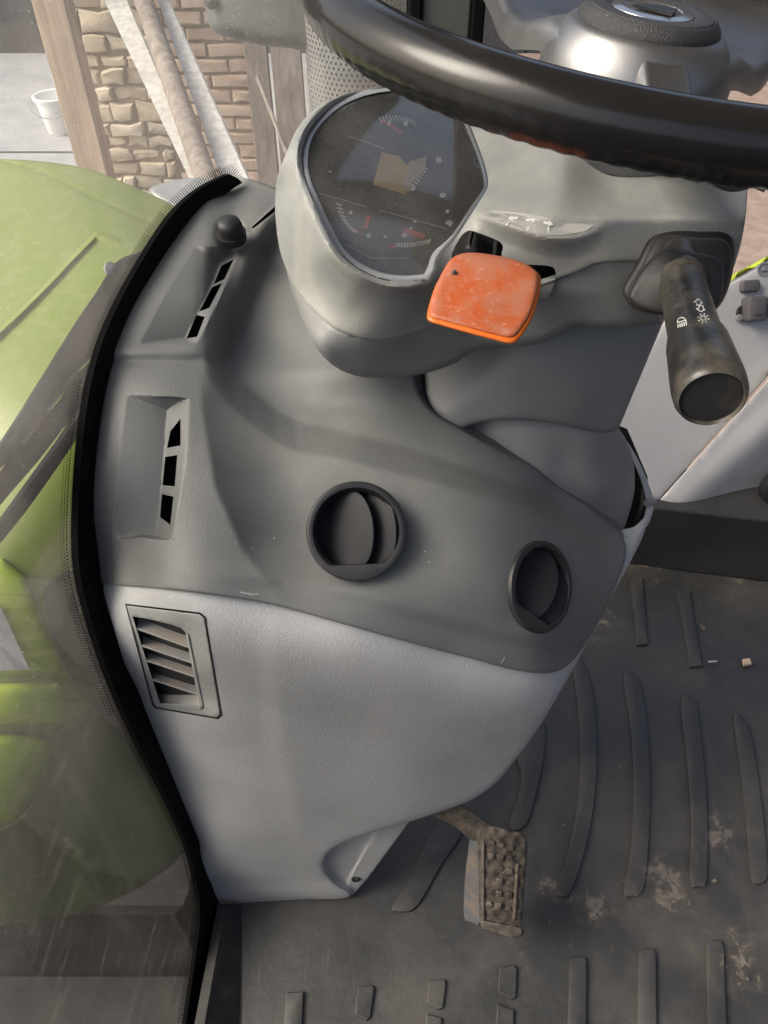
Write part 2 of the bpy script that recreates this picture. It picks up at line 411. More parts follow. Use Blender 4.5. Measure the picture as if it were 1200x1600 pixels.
def mk_lens():
    t = NT('scratched clear lens'); n, l = t.n, t.l
    tr = n.new('ShaderNodeBsdfTransparent'); tr.inputs[0].default_value = (.93, .93, .93, 1)
    gl = n.new('ShaderNodeBsdfGlossy'); gl.inputs['Roughness'].default_value = .06
    fr = n.new('ShaderNodeFresnel'); fr.inputs[0].default_value = 1.5
    m1 = n.new('ShaderNodeMixShader'); l.new(t.math('MULTIPLY', fr.outputs[0], .8), m1.inputs[0]); l.new(tr.outputs[0], m1.inputs[1]); l.new(gl.outputs[0], m1.inputs[2])
    df = n.new('ShaderNodeBsdfDiffuse'); df.inputs[0].default_value = (.5, .49, .47, 1)
    sp = t.voro(700); cr = t.voro(700, out='Color')
    speck = t.math('MULTIPLY', t.ramp(sp, .12, .26, 1, 0), t.ramp(cr, .6, .75, 0, .7))
    f = t.math('ADD', t.ramp(t.noise(12, 5, .6), .35, .8, .06, .17), speck)
    m2 = n.new('ShaderNodeMixShader'); l.new(f, m2.inputs[0]); l.new(m1.outputs[0], m2.inputs[1]); l.new(df.outputs[0], m2.inputs[2])
    l.new(m2.outputs[0], n['Material Output'].inputs['Surface']); return t.m
M['lens'] = mk_lens()
def mk_wood(name, a, b, axis=(1, 1, .06), sc=60):
    t = NT(name); f = t.noise(sc, 6, .65, t.mapv(axis)); g = t.noise(4, 4)
    c = t.mix(t.ramp(f, .35, .65), a, b); c = t.mix(t.ramp(g, .4, .75, 0, .5), c, tuple(x*.55 for x in a))
    t.put('Base Color', c); t.put('Roughness', .8); t.bump(f, .002, .6); return t.m
M['post'] = mk_wood('weathered brown timber', (.34, .25, .18), (.50, .39, .28), sc=30)
M['board'] = mk_wood('grey weathered board', (.34, .33, .31), (.50, .49, .46), sc=30)
M['dark_wood'] = mk_wood('dark weathered wood', (.12, .10, .09), (.24, .205, .175), sc=25)
def mk_stone(name, cols, sc):
    t = NT(name); oi = t.n.new('ShaderNodeObjectInfo').outputs['Random']
    c = t.mix(oi, cols[0], cols[1]); c = t.mix(t.ramp(t.noise(sc, 6, .7), .4, .7, 0, .7), c, cols[2])
    t.put('Base Color', c); t.put('Roughness', .9); t.bump(t.noise(sc*3, 5, .7), .006, .8); return t.m
M['brick'] = mk_stone('old pink brick', ((.52, .36, .27), (.64, .48, .37), (.58, .51, .43)), 14)
M['stone'] = mk_stone('pale rubble stone', ((.47, .40, .30), (.66, .58, .46), (.40, .33, .25)), 9)
M['mortar'] = plain('sandy mortar', (.30, .25, .19), .95, bump=(40, .01, .8))
def mk_ground():
    t = NT('barn ground'); sx = t.n.new('ShaderNodeSeparateXYZ'); t.l.new(t.co, sx.inputs[0])
    x = t.math('ADD', sx.outputs[0], t.math('MULTIPLY', t.noise(1.2, 5), .8))
    con = t.mix(t.ramp(t.noise(3, 6, .65), .35, .7), (.24, .25, .27), (.34, .35, .36))
    dirt = t.mix(t.ramp(t.noise(9, 7, .7), .35, .7), (.15, .115, .095), (.25, .195, .165))
    t.put('Base Color', t.mix(t.ramp(x, -.6, .4), con, dirt)); t.put('Roughness', .85); t.bump(t.noise(20, 6), .01, .5); return t.m
M['ground'] = mk_ground()
M['dark_wall'] = plain('dark shed boards', (.045, .047, .052), .8, bump=(8, .01))
M['grease'] = plain('oily black iron', (.012, .012, .013), .6, dust=((.06, .05, .045), 6, .4, .8, .6), spec=.2)
M['liner'] = plain('grey roof liner', (.42, .42, .41), .9)

# ------------------------------------------------------------------ the setting outside
ground = link('ground', [(-60, -60, -1.2), (60, -60, -1.2), (60, 60, -1.2), (-60, 60, -1.2)], [(0, 1, 2, 3)], M['ground'])
ground['kind'] = 'structure'
joint = MB(); V, Fc = box(-9, -2.05, 6.42, 6.45, -1.2, -1.195); joint.add(V, Fc)
joint.link('expansion_joint', M['dark_wall'], ground)

w = thing('shed_wall', 'dark boarded wall at the far back of the shed', 'wall', (0, 9.2, -1.2))
for i in range(26):
    x = -9+i*.7
    m = MB(); m.add(*box(x, x+.685, 9.2+.01*(i % 2), 9.3, -1.2, 3.2)); m.link('plank', M['dark_wall'], w, smooth=False)

w = thing('near_shade_wall', 'low dark boarded wall added out of view to dim the near side', 'wall', (1, -1.7, -1.2))  # unseen wall added to cut low sky light on panel and floor
for i in range(14):
    x = -2.2+i*.6
    m = MB(); m.add(*box(x, x+.585, -1.8-.01*(i % 2), -1.7, -1.2, 1.5)); m.link('plank', M['dark_wall'], w, smooth=False)
w = thing('rear_shade_wall', 'dark boarded wall added out of view to dim the rear', 'wall', (6.2, 3.5, -1.2))  # unseen wall added so light comes mainly from the front
for i in range(18):
    y = -1.6+i*.6
    m = MB(); m.add(*box(6.2+.01*(i % 2), 6.3, y, y+.585, -1.2, 3.6)); m.link('plank', M['dark_wall'], w, smooth=False)
# masonry pier: pale rubble on the left, a brick quoin on the right
w = thing('masonry_wall', 'old wall of pale rubble stone ending in an orange brick corner', 'wall', (-1.3, 5.0, -1.2))
m = MB(); m.add(*box(-1.95, -.80, 5.02, 5.4, -1.2, .7)); m.link('mortar_core', M['mortar'], w, smooth=False)
def block(x0, x1, z0, z1, d, jit, mat, name):
    y = 5.02-d
    q = [(x0, z0), ((x0+x1)/2, z0), (x1, z0), (x1, (z0+z1)/2), (x1, z1), ((x0+x1)/2, z1), (x0, z1), (x0, (z0+z1)/2)]
    q = [(a+random.uniform(-jit, jit), b+random.uniform(-jit, jit)) for a, b in q]
    V, Fc = prism([(a, y, b) for a, b in q], (0, d+.03, 0), bev=min(.012, (z1-z0)*.18)); V = np.array(V)
    V[:8, 1] += rng.uniform(-.006, .006, 8)
    link(name, V, Fc, mat, w, loc=((x0+x1)/2, y, (z0+z1)/2), angle=30)
z = -1.19; row = 0
while z < .62:
    hgt = .074; x = -.80; off = (row % 2)*.11
    xs = [-.79, -.79-.115-.11*(row % 2), -.79-.115-.11*(row % 2)-.22, -1.30+.02*random.random()]
    for a, b in zip(xs[1:], xs[:-1]): block(a+.006, b-.006, z+.006, z+hgt-.004, random.uniform(.012, .03), .004, M['brick'], 'brick')
    z += hgt+.006; row += 1
z = -1.19
while z < .62:
    hgt = random.uniform(.06, .125); x = -1.94
    while x < -1.36:
        wd = random.uniform(.08, .24); x1 = min(x+wd, -1.31)
        if -1.31-x1 < .07: x1 = -1.31
        block(x+.008, x1-.008, z+.008, z+hgt-.006, random.uniform(.008, .04), .013, M['stone'], 'stone'); x = x1
    z += hgt+.004

m = MB(); V, Fc = prism([(-1.78, 4.58, -1.2), (-1.615, 4.58, -1.2), (-1.615, 4.58, 1.4), (-1.78, 4.58, 1.4)], (0, .14, 0), bev=.008); m.add(V, Fc)
post = m.link('timber_post', M['post'], None, smooth=False); tag(post, 'thick brown timber post standing before the rubble stones', 'post')
o = MB().add(*lathe([(.012, 0), (.012, .006), (0, .009)], (-1.70, 4.58, -.12), (0, -1, 0), 12)).link('bolt', M['plastic_white'], post)
def lean(name, quad, y0, y1, th, mat, label, cat):
    """a board leaning on the wall: foot at y0, head at y1"""
    a, b, c, d = [on_y([p], y)[0] for p, y in zip(quad, (y1, y1, y0, y0))]
    top = lambda lo, hi: hi+(hi-lo)*.35
    foot = lambda hi, lo: lo+(lo-hi)*.55
    P = [top(d, a), top(c, b), foot(b, c), foot(a, d)]
    o = MB().add(*prism(P, (0, th, 0), bev=.006)).link(name, mat, None, smooth=False); tag(o, label, cat); return o
lean('leaning_board', [(162, 0), (197, 0), (312, 268), (290, 268)], 3.3, 4.6, .03, M['board'], 'grey weathered board leaning left of the dark pole', 'board')
lean('leaning_board', [(246, 0), (262, 0), (386, 276), (344, 276)], 3.25, 4.55, .03, M['board'], 'pale weathered board leaning right of the dark pole', 'board')
a, b = on_y([(224, 0)], 4.4)[0], on_y([(318, 268)], 3.2)[0]
d = a-b; o = MB().add(*tube([b-d*.5, b, a, a+d*.4], .047, 14)).link('pole', M['dark_wood'], None)
tag(o, 'dark round pole leaning between the two pale boards', 'pole')
for i, (x0, x1, wd) in enumerate(((-.70, -.58, .02), (-.56, -.40, .0), (-.37, -.20, .03))):
    o = MB().add(*prism([(x0, 4.3+wd, -1.2), (x1, 4.3+wd, -1.2), (x1-.08, 4.9, 1.2), (x0-.08, 4.9, 1.2)], (0, .05, 0), bev=.006)).link('dark_plank', M['dark_wood'], None, smooth=False)
    tag(o, ('dark plank leaning beside the brick corner', 'dark plank leaning in the middle of three dark planks', 'dark plank leaning behind the perforated exhaust guard')[i], 'plank', 'dark planks leaning right of the brick corner')
a, b = on_y([(402, 120)], 3.6)[0], on_y([(452, 250)], 3.3)[0]
o = MB().add(*tube([b+(b-a)*.6, b, a], .009, 10)).link('rod', M['dark_wood'], None); tag(o, 'thin weathered rod leaning in front of the dark planks', 'rod')

bk = thing('bucket', 'white plastic bucket on the concrete behind the timber post', 'bucket', (-2.72, 6.9, -1.2))
prof = [(.105, 0), (.11, .005), (.145, .26), (.16, .262), (.163, .285), (.155, .29), (.14, .285), (.136, .25), (.10, .02), (0, .02)]
MB().add(*lathe(prof, (-2.72, 6.9, -1.2), (0, 0, 1), 32)).link('shell', M['plastic_white'], bk)
a = np.linspace(math.pi*1.08, math.pi*1.92, 14)
MB().add(*tube([(-2.72+.165*math.cos(q), 6.9+.06*math.sin(q)-.12, -1.2+.26+.10*math.sin(q)) for q in a], .004, 6)).link('handle', M['steel'], bk)

# ------------------------------------------------------------------ windscreen
GY = np.array([-.2, .0, .23, .38, .52, .66, .82, 1.0, 1.2]); GX = np.array([-.285, -.27, -.252, -.236, -.226, -.203, -.155, -.08, .03])
_gs = spline(np.stack([GY, GX], 1), 12)
def gx(y): return np.interp(y, _gs[:, 0], _gs[:, 1])
def t_glass(p, off=0.):
    d = dirs(p); lo = np.full(len(d), .2); hi = np.full(len(d), 1.6)
    for _ in range(40):
        mid = (lo+hi)/2; g = d[:, 0]*mid-gx(d[:, 1]*mid)-off; lo = np.where(g > 0, mid, lo); hi = np.where(g > 0, hi, mid)
    return lo
ws = thing('windscreen', 'dusty curved windscreen glass in a black rubber seal', 'windscreen', (-.25, .5, 0))
ys = np.linspace(-.2, 1.2, 60); zs = np.linspace(-.35, 1.5, 8)
V = [(gx(y), y, z) for z in zs for y in ys]; n = len(ys)
Fc = [(j*n+i, j*n+i+1, (j+1)*n+i+1, (j+1)*n+i) for j in range(len(zs)-1) for i in range(n-1)]
k = len(V); V += [(x-.005, y, z) for x, y, z in V]; Fc2 = [tuple(k+i for i in f) for f in Fc]
link('glass', V[:k], Fc, M['glass'], ws)
SEAL_L = spline([(352, 272), (318, 288), (285, 312), (255, 345), (218, 402), (180, 470), (150, 540), (130, 620), (118, 720), (113, 820), (116, 890), (132, 960), (165, 1060), (212, 1165), (262, 1262), (290, 1330), (303, 1385), (308, 1430), (300, 1500), (284, 1610)], 6)
SEAL_R = spline([(368, 284), (340, 302), (306, 332), (276, 368), (240, 424), (200, 500), (172, 560), (166, 620), (150, 720), (144, 820), (152, 905), (168, 962), (205, 1062), (252, 1168), (300, 1280), (322, 1330), (326, 1380), (344, 1420), (332, 1500), (308, 1610)], 6)
m = MB(); V = []
for (a, b) in zip(SEAL_L, SEAL_R):
    b = b+(b-a)*.12
    A, B = at([a], t_glass([a], .001))[0], at([b], t_glass([b], .001))[0]
    Mi = (A+B)/2
    V += [A+(-.001, 0, 0), A+(.004, 0, 0), Mi+(.007, 0, 0), B+(.006, 0, 0), B+(-.001, 0, 0)]
n = len(SEAL_L); Fc = [(i*5+k, i*5+(k+1) % 5, (i+1)*5+(k+1) % 5, (i+1)*5+k) for i in range(n-1) for k in range(5)]+[(0, 1, 2, 3, 4), tuple((n-1)*5+k for k in range(5))]
link('seal', V, Fc, M['seal'], ws)
# printed comb of black ticks along the seal
m = MB(); C = resample(SEAL_L, 3.3, False)
top = spline([(350, 273), (358, 271), (366, 276), (371, 284)], 4)
def comb(C, ln, wd, sgn=1):
    for i in range(1, len(C)-1):
        d = C[i+1]-C[i-1]; d /= np.linalg.norm(d); nn = np.array([d[1], -d[0]])*sgn
        if nn@(C[i]-np.array((420, 760))) < 0: nn = -nn
        L = ln(C[i])
        q = np.array([C[i]-d*wd-nn*2, C[i]+d*wd-nn*2, C[i]+d*wd*.5+nn*L, C[i]-d*wd*.5+nn*L])
        if q[:, 1].max() > 1600: continue
        m.add(at(q, t_glass(q, .0008)), [(0, 1, 2, 3)])
comb(C, lambda c: 14 if c[1] < 420 else (9 if c[1] < 560 else (4 if c[1] < 960 else 9)), .72)
comb(resample(top, 2.8, False), lambda c: 12, .6, 1)
o = m.link('printed_comb', M['seal'], ws, smooth=False); o['kind'] = 'stuff'
# dotted shade band beside the ticks
m = MB(); C = resample(SEAL_L[40:76], 4.6, False)
for i in range(1, len(C)-1):
    d = C[i+1]-C[i-1]; d /= np.linalg.norm(d); nn = np.array([d[1], -d[0]]); nn = -nn if nn[0] > 0 else nn
    for k in range(2, 5):
        c = C[i]+nn*(k*4.4+(i % 2)*0)+d*(2.3 if k % 2 else 0); q = ell(c[0], c[1], 1.7-.2*k, 1.7-.2*k, 6)
        m.add(at(q, t_glass(q, .0007)), [tuple(range(6))])
o = m.link('printed_dots', M['seal'], ws, smooth=False); o['kind'] = 'stuff'

# ------------------------------------------------------------------ bonnet, wiper, exhaust
bn = thing('bonnet', 'green engine bonnet seen through the dusty windscreen', 'bonnet', (-.9, .58, -.2))
HP = [(0, 250, .923), (100, 262, .93), (-150, 262, .92), (200, 290, .945), (270, 325, .95), (215, 400, .82), (100, 400, .80), (0, 400, .80), (-150, 400, .80), (0, 560, .70), (100, 560, .705), (170, 500, .745),
      (-150, 560, .71), (0, 700, .664), (110, 700, .67), (0, 870, .655), (-150, 800, .66), (120, 900, .69), (0, 1000, .675), (110, 1000, .72), (40, 1100, .70), (-150, 1100, .69), (150, 1150, .80), (0, 1260, .79), (100, 1330, .93), (-150, 1400, .9), (250, 1250, .97), (290, 1320, 1.08), (0, 1440, .93), (180, 1420, 1.05)]
hd = Depth(HP)
def t_hood(p):
    p = np.atleast_2d(p); t = hd(p)
    x, y = p[:, 0], p[:, 1]
    # raised centre panel: its edge runs from (150,365) down to (0,520)
    e = np.interp(x, [-200, 0, 60, 150, 175, 230], [700, 520, 462, 368, 372, 400])
    t = t-.007*np.exp(-((y-e)/5.5)**2)*sstep(x, 200, 165)-.003*sstep(e-y, 0, 14)*sstep(x, 235, 180)
    # step where the side panel starts, and the shut line below
    t = t+.012*sstep(y, 1122, 1136)*sstep(x, 140, 95)
    t = t-.03*sstep(y-(1260-.0*x), -30, -4)*0
    g = np.interp(x, [-200, 0, 60, 240, 300], [238, 250, 266, 352, 385])
    t = t+.0035*np.exp(-((y-g)/2.6)**2)
    # scooped pocket
    q = ell(-10, 1175, 150, 95, 40); ins = inside(p, q); dq = pdist(p, q)
    return t
HO = spline([(-200, 262), (-60, 250), (40, 250), (130, 262), (200, 288), (285, 330), (272, 365), (248, 405), (205, 455), (170, 520), (160, 620), (152, 740), (150, 860), (95, 900), (70, 935), (88, 1010), (120, 1075), (160, 1120), (235, 1205), (285, 1290), (280, 1335), (215, 1385), (120, 1425), (20, 1438), (-200, 1430)], 5, True)
hpn = relief('panel', HO, t_hood, M['green'], bn, step=5, back=.05, roll=8, dense=[([(-60, 350), (185, 350), (150, 420), (-60, 620)], 2.5), ([(-100, 1040), (165, 1040), (165, 1150), (-100, 1150)], 3)])
hsk = relief('side_skin', [(-200, 884), (-60, 870), (4, 872), (40, 900), (62, 960), (100, 1052), (-200, 1058)], lambda p: t_hood(p)-.006, M['lit_green'], bn, step=8, back=.03, roll=12)
relief('side_rail', [(-200, 1070), (92, 1066), (100, 1076), (100, 1122), (90, 1130), (-200, 1136)], lambda p: hd(p)-.012, M['lit_green'], bn, step=6, back=.03, roll=22)
relief('lamp_bulge', spline([(-200, 1150), (-40, 1146), (60, 1150), (78, 1166), (66, 1205), (40, 1250), (0, 1286), (-200, 1300)], 4, True), lambda p: hd(p)-.018, M['lit_green'], bn, step=6, back=.03, roll=45)
relief('shaded_lower_side', spline([(92, 1140), (160, 1118), (238, 1203), (288, 1290), (283, 1336), (217, 1387), (121, 1428), (20, 1441), (-200, 1434), (-200, 1306), (0, 1292), (50, 1250), (76, 1205), (86, 1165)], 4, True), lambda p: t_hood(p)-.008, M['shaded_green'], bn, step=8, back=.02, roll=10)  # piece over the lower bonnet; its shade is put into the darker colour
hb = bvh(hsk)
q = [(-40, 935), (2, 950), (46, 1046), (-40, 1050)]
o = decals('plate', hb, [q], M['pale'], bn, .004, 20)
ch = thing('engine_frame', 'dark greasy engine frame below the green bonnet', 'engine frame', (-.9, .58, -.9))
MB().add(*prism([(-.30, .40, -.95), (-3, .40, -.95), (-3, .40, -.10), (-.30, .40, -.10)], (0, .6, 0), bev=.03)).link('frame_block', M['grease'], ch, smooth=False)
MB().add(*prism([(-.29, .52, -.12), (-2.4, .52, -.12), (-2.4, .52, .60), (-.29, .52, .60)], (0, .36, 0), bev=.02)).link('engine_cover', M['grease'], ch, smooth=False)
MB().add(*prism([(-.26, -.9, -1.0), (-2.4, -.9, -1.0), (-2.4, .399, -1.0), (-.26, .399, -1.0)], (0, 0, .55), bev=.03)).link('dark_fill_box', M['grease'], ch, smooth=False)  # dark box added to fill the shaded area below with even black
MB().add(*prism([(-.24, -.3, -.44), (-.30, -.3, -.44), (-.30, .39, -.44), (-.24, .39, -.44)], (0, 0, .25), bev=.01)).link('crossbeam', M['grease'], ch, smooth=False)
wp = thing('wiper', 'grey windscreen wiper parked outside the glass', 'wiper', (-.3, .6, .7))
WA = spline([(228, 392), (206, 398), (180, 412), (168, 430), (150, 458), (118, 505), (88, 552), (52, 610), (24, 655), (-40, 752), (-40, 800), (-2, 735), (40, 700), (70, 655), (110, 592), (150, 552), (190, 492), (215, 440)], 3, True)
relief('arm', WA, lambda p: t_glass(p, -.028), M['wiperm'], wp, step=6, back=.012, roll=5)
WB = spline([(150, 560), (115, 590), (90, 628), (38, 690), (-40, 790), (-40, 850), (0, 790), (60, 720), (110, 655), (148, 610)], 3, True)
relief('bracket', WB, lambda p: t_glass(p, -.022), M['black'], wp, step=6, back=.006, roll=3)
for q in ([(118, 582), (128, 574), (40, 694), (26, 700)], [(36, 655), (46, 650), (-20, 742), (-36, 748)]):
    relief('bracket_edge', q, lambda p: t_glass(p, -.02), M['steel'], wp, step=5, back=.003)
WC = spline([(152, 600), (120, 640), (80, 700), (40, 760), (-40, 868), (-40, 905), (0, 850), (40, 800), (90, 730), (130, 670), (150, 640)], 3, True)
relief('blade', WC, lambda p: t_glass(p, -.014), M['rubber'], wp, step=6, back=.01, roll=8)
relief('blade_spine', [(148, 606), (152, 610), (60, 738), (-40, 872), (-40, 864), (56, 732)], lambda p: t_glass(p, -.012), M['steel'], wp, step=6, back=.003)
ae = spline([(206, 397), (180, 411), (150, 457), (118, 504), (52, 609), (24, 654), (-40, 750)], 4)
relief('arm_edge', np.vstack([ae, ae[::-1]+(5, 1)]), lambda p: t_glass(p, -.0265), M['side'], wp, step=5, back=.003)
MB().add(*lathe([(.006, 0), (.006, .003), (0, .005)], at([(172, 421)], t_glass([(172, 421)], -.027))[0], (.7, -.5, .5), 14)).link('rivet', M['steel'], wp)

cw = MB(); cp = [(232, 300), (262, 284), (300, 278), (345, 282), (330, 312), (285, 330)]
o = relief('cowl_cover', spline(cp, 5, True), lambda p: np.full(len(np.atleast_2d(p)), .98)+(np.atleast_2d(p)[:, 1]-300)*-.0006, M['steel'], None, step=6, back=.06, roll=10)
tag(o, 'grey cowl piece behind the far edge of the green bonnet', 'cover')

ex = thing('exhaust', 'grey exhaust with a perforated guard beyond the windscreen corner', 'exhaust', (-.05, 1.33, -.2))
cx, cy, rr = -.035, 1.34, .085
seg = 84; ring = []; zz = np.arange(.45, 1.02, .0125)
V = []; Fc = []
# perforated sheet: hexagonal webs round open holes
def cyl(a, z, r=rr): return (cx+r*math.cos(a), cy+r*math.sin(a), z)
na = 66; da = 2*math.pi/na; dz = da*rr*.87
nz = int(.6/dz)
for j in range(nz):
    for i in range(na):
        a = (i+(j % 2)*.5)*da; z = .42+j*dz
        if math.sin(a) > .35: continue
        base = len(V); h = 8
        for k in range(h):
            b = 2*math.pi*k/h+math.pi/8; V.append(cyl(a+math.cos(b)*da*.30, z+math.sin(b)*da*rr*.30))
        for k in range(h):
            b = 2*math.pi*k/h+math.pi/8; sc_ = .56/max(abs(math.cos(b)), abs(math.sin(b)))*.95
            V.append(cyl(a+math.cos(b)*da*sc_, z+math.sin(b)*da*rr*sc_*.9))
        Fc += [(base+k, base+(k+1) % h, base+h+(k+1) % h, base+h+k) for k in range(h)]
o = link('perforated_guard', V, Fc, M['exh'], ex)
MB().add(*lathe([(.058, 0), (.058, .9)], (cx, cy, .2), (0, 0, 1), 28)).link('pipe', M['dark_wall'], ex)
SH = spline([(318, -60), (320, 0), (324, 28), (333, 48), (357, 59), (415, 72), (470, 79), (520, 108), (580, 150), (640, 150), (640, -60)], 5, True)
relief('shroud', SH, lambda p: 1.14+.0000012*(np.atleast_2d(p)[:, 0]-430)**2+.0004*(np.atleast_2d(p)[:, 1]-40), M['shroud'], ex, step=10, back=.10, roll=22)
MB().add(*lathe([(.009, 0), (.009, .006), (0, .009)], at([(330, 4)], 1.135)[0], (0, -1, .4), 14)).link('bolt', M['dark_wall'], ex)

pl = thing('door_pillar', 'dark grey cab pillar with black seals behind the steering wheel', 'pillar', (.09, 1.27, 0))
MB().add(*prism([(.052, 1.25, -.2), (.122, 1.25, -.2), (.122, 1.25, 1.55), (.052, 1.25, 1.55)], (0, .05, 0), bev=.006)).link('post', plain('grey green pillar', (.085, .095, .085), .5), pl, smooth=False)
for x in (.034, .122):
    MB().add(*prism([(x, 1.243, -.2), (x+.018, 1.243, -.2), (x+.018, 1.243, 1.55), (x, 1.243, 1.55)], (0, .05, 0), bev=.004)).link('rubber_strip', M['seal'], pl, smooth=False)

# ------------------------------------------------------------------ cab floor
fm = thing('floor_mat', 'dirty black ribbed rubber mat on the cab floor', 'floor mat', (.3, .6, 0))
xs = np.linspace(-.20, 1.15, 60); ys = np.linspace(-.05, 1.05, 50)
V = []; 
for y in ys:
    for x in xs:
        z = .0045*math.sin(x*7+1)*math.sin(y*6)*.3 + .018*max(0, (y-.98)/.07)**2
        V.append((x, y, z))
n = len(xs); Fc = [(j*n+i, j*n+i+1, (j+1)*n+i+1, (j+1)*n+i) for j in range(len(ys)-1) for i in range(n-1)]
link('mat', V, Fc, M['floor'], fm)
# edge lip beside the windscreen
LIP = [at([(338, 1412)], 1.075)[0], at([(306, 1600)], .965)[0]]
P0, P1 = on_z([(376, 1412)], .004)[0], on_z([(372, 1620)], .004)[0]
Q0, Q1 = on_z([(340, 1412)], .035)[0], on_z([(300, 1620)], .035)[0]
W0, W1 = on_z([(352, 1412)], .036)[0], on_z([(316, 1620)], .036)[0]
V = [P0, P1, W0, W1, Q0, Q1, Q0-(0, 0, .2), Q1-(0, 0, .2)]
link('edge_lip', V, [(0, 1, 3, 2), (2, 3, 5, 4), (4, 5, 7, 6)], M['rubber'], fm, angle=20)
RIBS = [
 [(986, 905), (1004, 902), (1013, 1006), (995, 1008)],
 [(1058, 920), (1078, 922), (1098, 1040), (1078, 1042)],
 spline([(893, 1022), (912, 1035), (928, 1090), (933, 1180), (926, 1270), (908, 1350), (890, 1395), (874, 1400), (868, 1388), (888, 1330), (904, 1240), (906, 1150), (900, 1080)], 4, True),
 spline([(974, 1056), (992, 1053), (1004, 1080), (1014, 1160), (1016, 1250), (1012, 1340), (1004, 1392), (985, 1400), (974, 1392), (986, 1320), (990, 1230), (986, 1140)], 4, True),
 spline([(1064, 1092), (1086, 1094), (1092, 1120), (1103, 1220), (1106, 1310), (1104, 1378), (1092, 1384), (1078, 1376), (1080, 1290), (1074, 1190)], 4, True),
 spline([(1147, 1122), (1160, 1122), (1174, 1150), (1190, 1250), (1200, 1350), (1196, 1376), (1176, 1378), (1170, 1340), (1162, 1240)], 4, True),
 spline([(806, 1170), (830, 1130), (850, 1130), (850, 1180), (835, 1250), (820, 1290), (796, 1290), (815, 1220)], 4, True),
 spline([(672, 1300), (700, 1290), (722, 1300), (690, 1350), (652, 1415), (625, 1424), (612, 1416), (640, 1370)], 4, True),
 [(447, 1550), (474, 1549), (470, 1640), (440, 1640)],
 [(560, 1541), (582, 1539), (585, 1545), (578, 1590), (572, 1594), (555, 1586), (556, 1560)],
 [(670, 1532), (694, 1530), (697, 1537), (692, 1575), (684, 1577), (667, 1568)],
 [(666, 1584), (690, 1590), (690, 1640), (662, 1640)],
 [(781, 1511), (804, 1508), (808, 1514), (806, 1558), (800, 1561), (778, 1550)],
 [(777, 1568), (803, 1578), (802, 1640), (772, 1640)],
 [(890, 1500), (898, 1495), (914, 1495), (917, 1502), (916, 1640), (886, 1640)],
 [(998, 1487), (1006, 1482), (1020, 1482), (1025, 1489), (1027, 1640), (996, 1640)],
 [(1104, 1475), (1112, 1470), (1126, 1470), (1131, 1478), (1137, 1640), (1106, 1640)]]
for q in RIBS:
    P = on_z(resample(q, 30), .0065); MB().add(*prism(P[::-1], (0, 0, -.007), bev=.0016)).link('rib', M['floor'], fm, angle=25)
# dried mud and crumbs on the mat
m = MB()
def clod(px, py, r, h):
    """a flat smear of dried mud with a ragged outline"""
    c = on_z([(px, py)], .0035)[0]; n = 22; ph = random.uniform(0, 6); el = random.uniform(.6, 1.9); rad = np.array([random.uniform(.35, 1.2) for _ in range(n)]); rad = (rad+np.roll(rad, 1)*.6)/1.6
    V = []
    for ring_, hh in ((1, 0), (.9, 1), (.45, 1)):
        for k in range(n):
            a = 2*math.pi*k/n; q = r*ring_*rad[k]; x, y = q*math.cos(a)*el, q*math.sin(a); V.append(c+np.array([x*math.cos(ph)-y*math.sin(ph), x*math.sin(ph)+y*math.cos(ph), .0024+h*hh*random.uniform(.7, 1)]))
    Fc = [(i*n+k, i*n+(k+1) % n, (i+1)*n+(k+1) % n, (i+1)*n+k) for i in range(2) for k in range(n)]+[tuple(range(2*n, 3*n))]
    m.add(V, Fc)
for (cx_, cy_, sx, sy, k) in ((1128, 1295, 24, 28, 7), (1040, 1390, 34, 22, 8), (940, 1420, 18, 10, 3), (1150, 1520, 26, 70, 9), (1010, 1415, 70, 14, 4), (930, 970, 24, 40, 4), (960, 1290, 200, 150, 16), (1080, 960, 110, 60, 9)):
    for _ in range(k): clod(random.gauss(cx_, sx*.6), random.gauss(cy_, sy*.6), random.choice((.0008, .001, .0015, .002, .003, .004))*random.uniform(.6, 1.2), random.uniform(.0002, .0006))
o = m.link('dried_mud', M['mud'], fm, angle=80); o['kind'] = 'stuff'
o = MB().add(*prism(on_z([(1161, 1029), (1172, 1028), (1175, 1037), (1163, 1039)], .010)[::-1], (0, 0, -.006), bev=.0012)).link('wood_chip', M['post'], None, smooth=False)
tag(o, 'small pale wood chip lying on the black rubber mat', 'wood chip')
o = MB().add(*tube(on_z([(1107, 1034), (1120, 1033)], .009), .0015, 6)).link('straw', M['board'], None); tag(o, 'short straw lying on the mat left of the wood chip', 'straw')

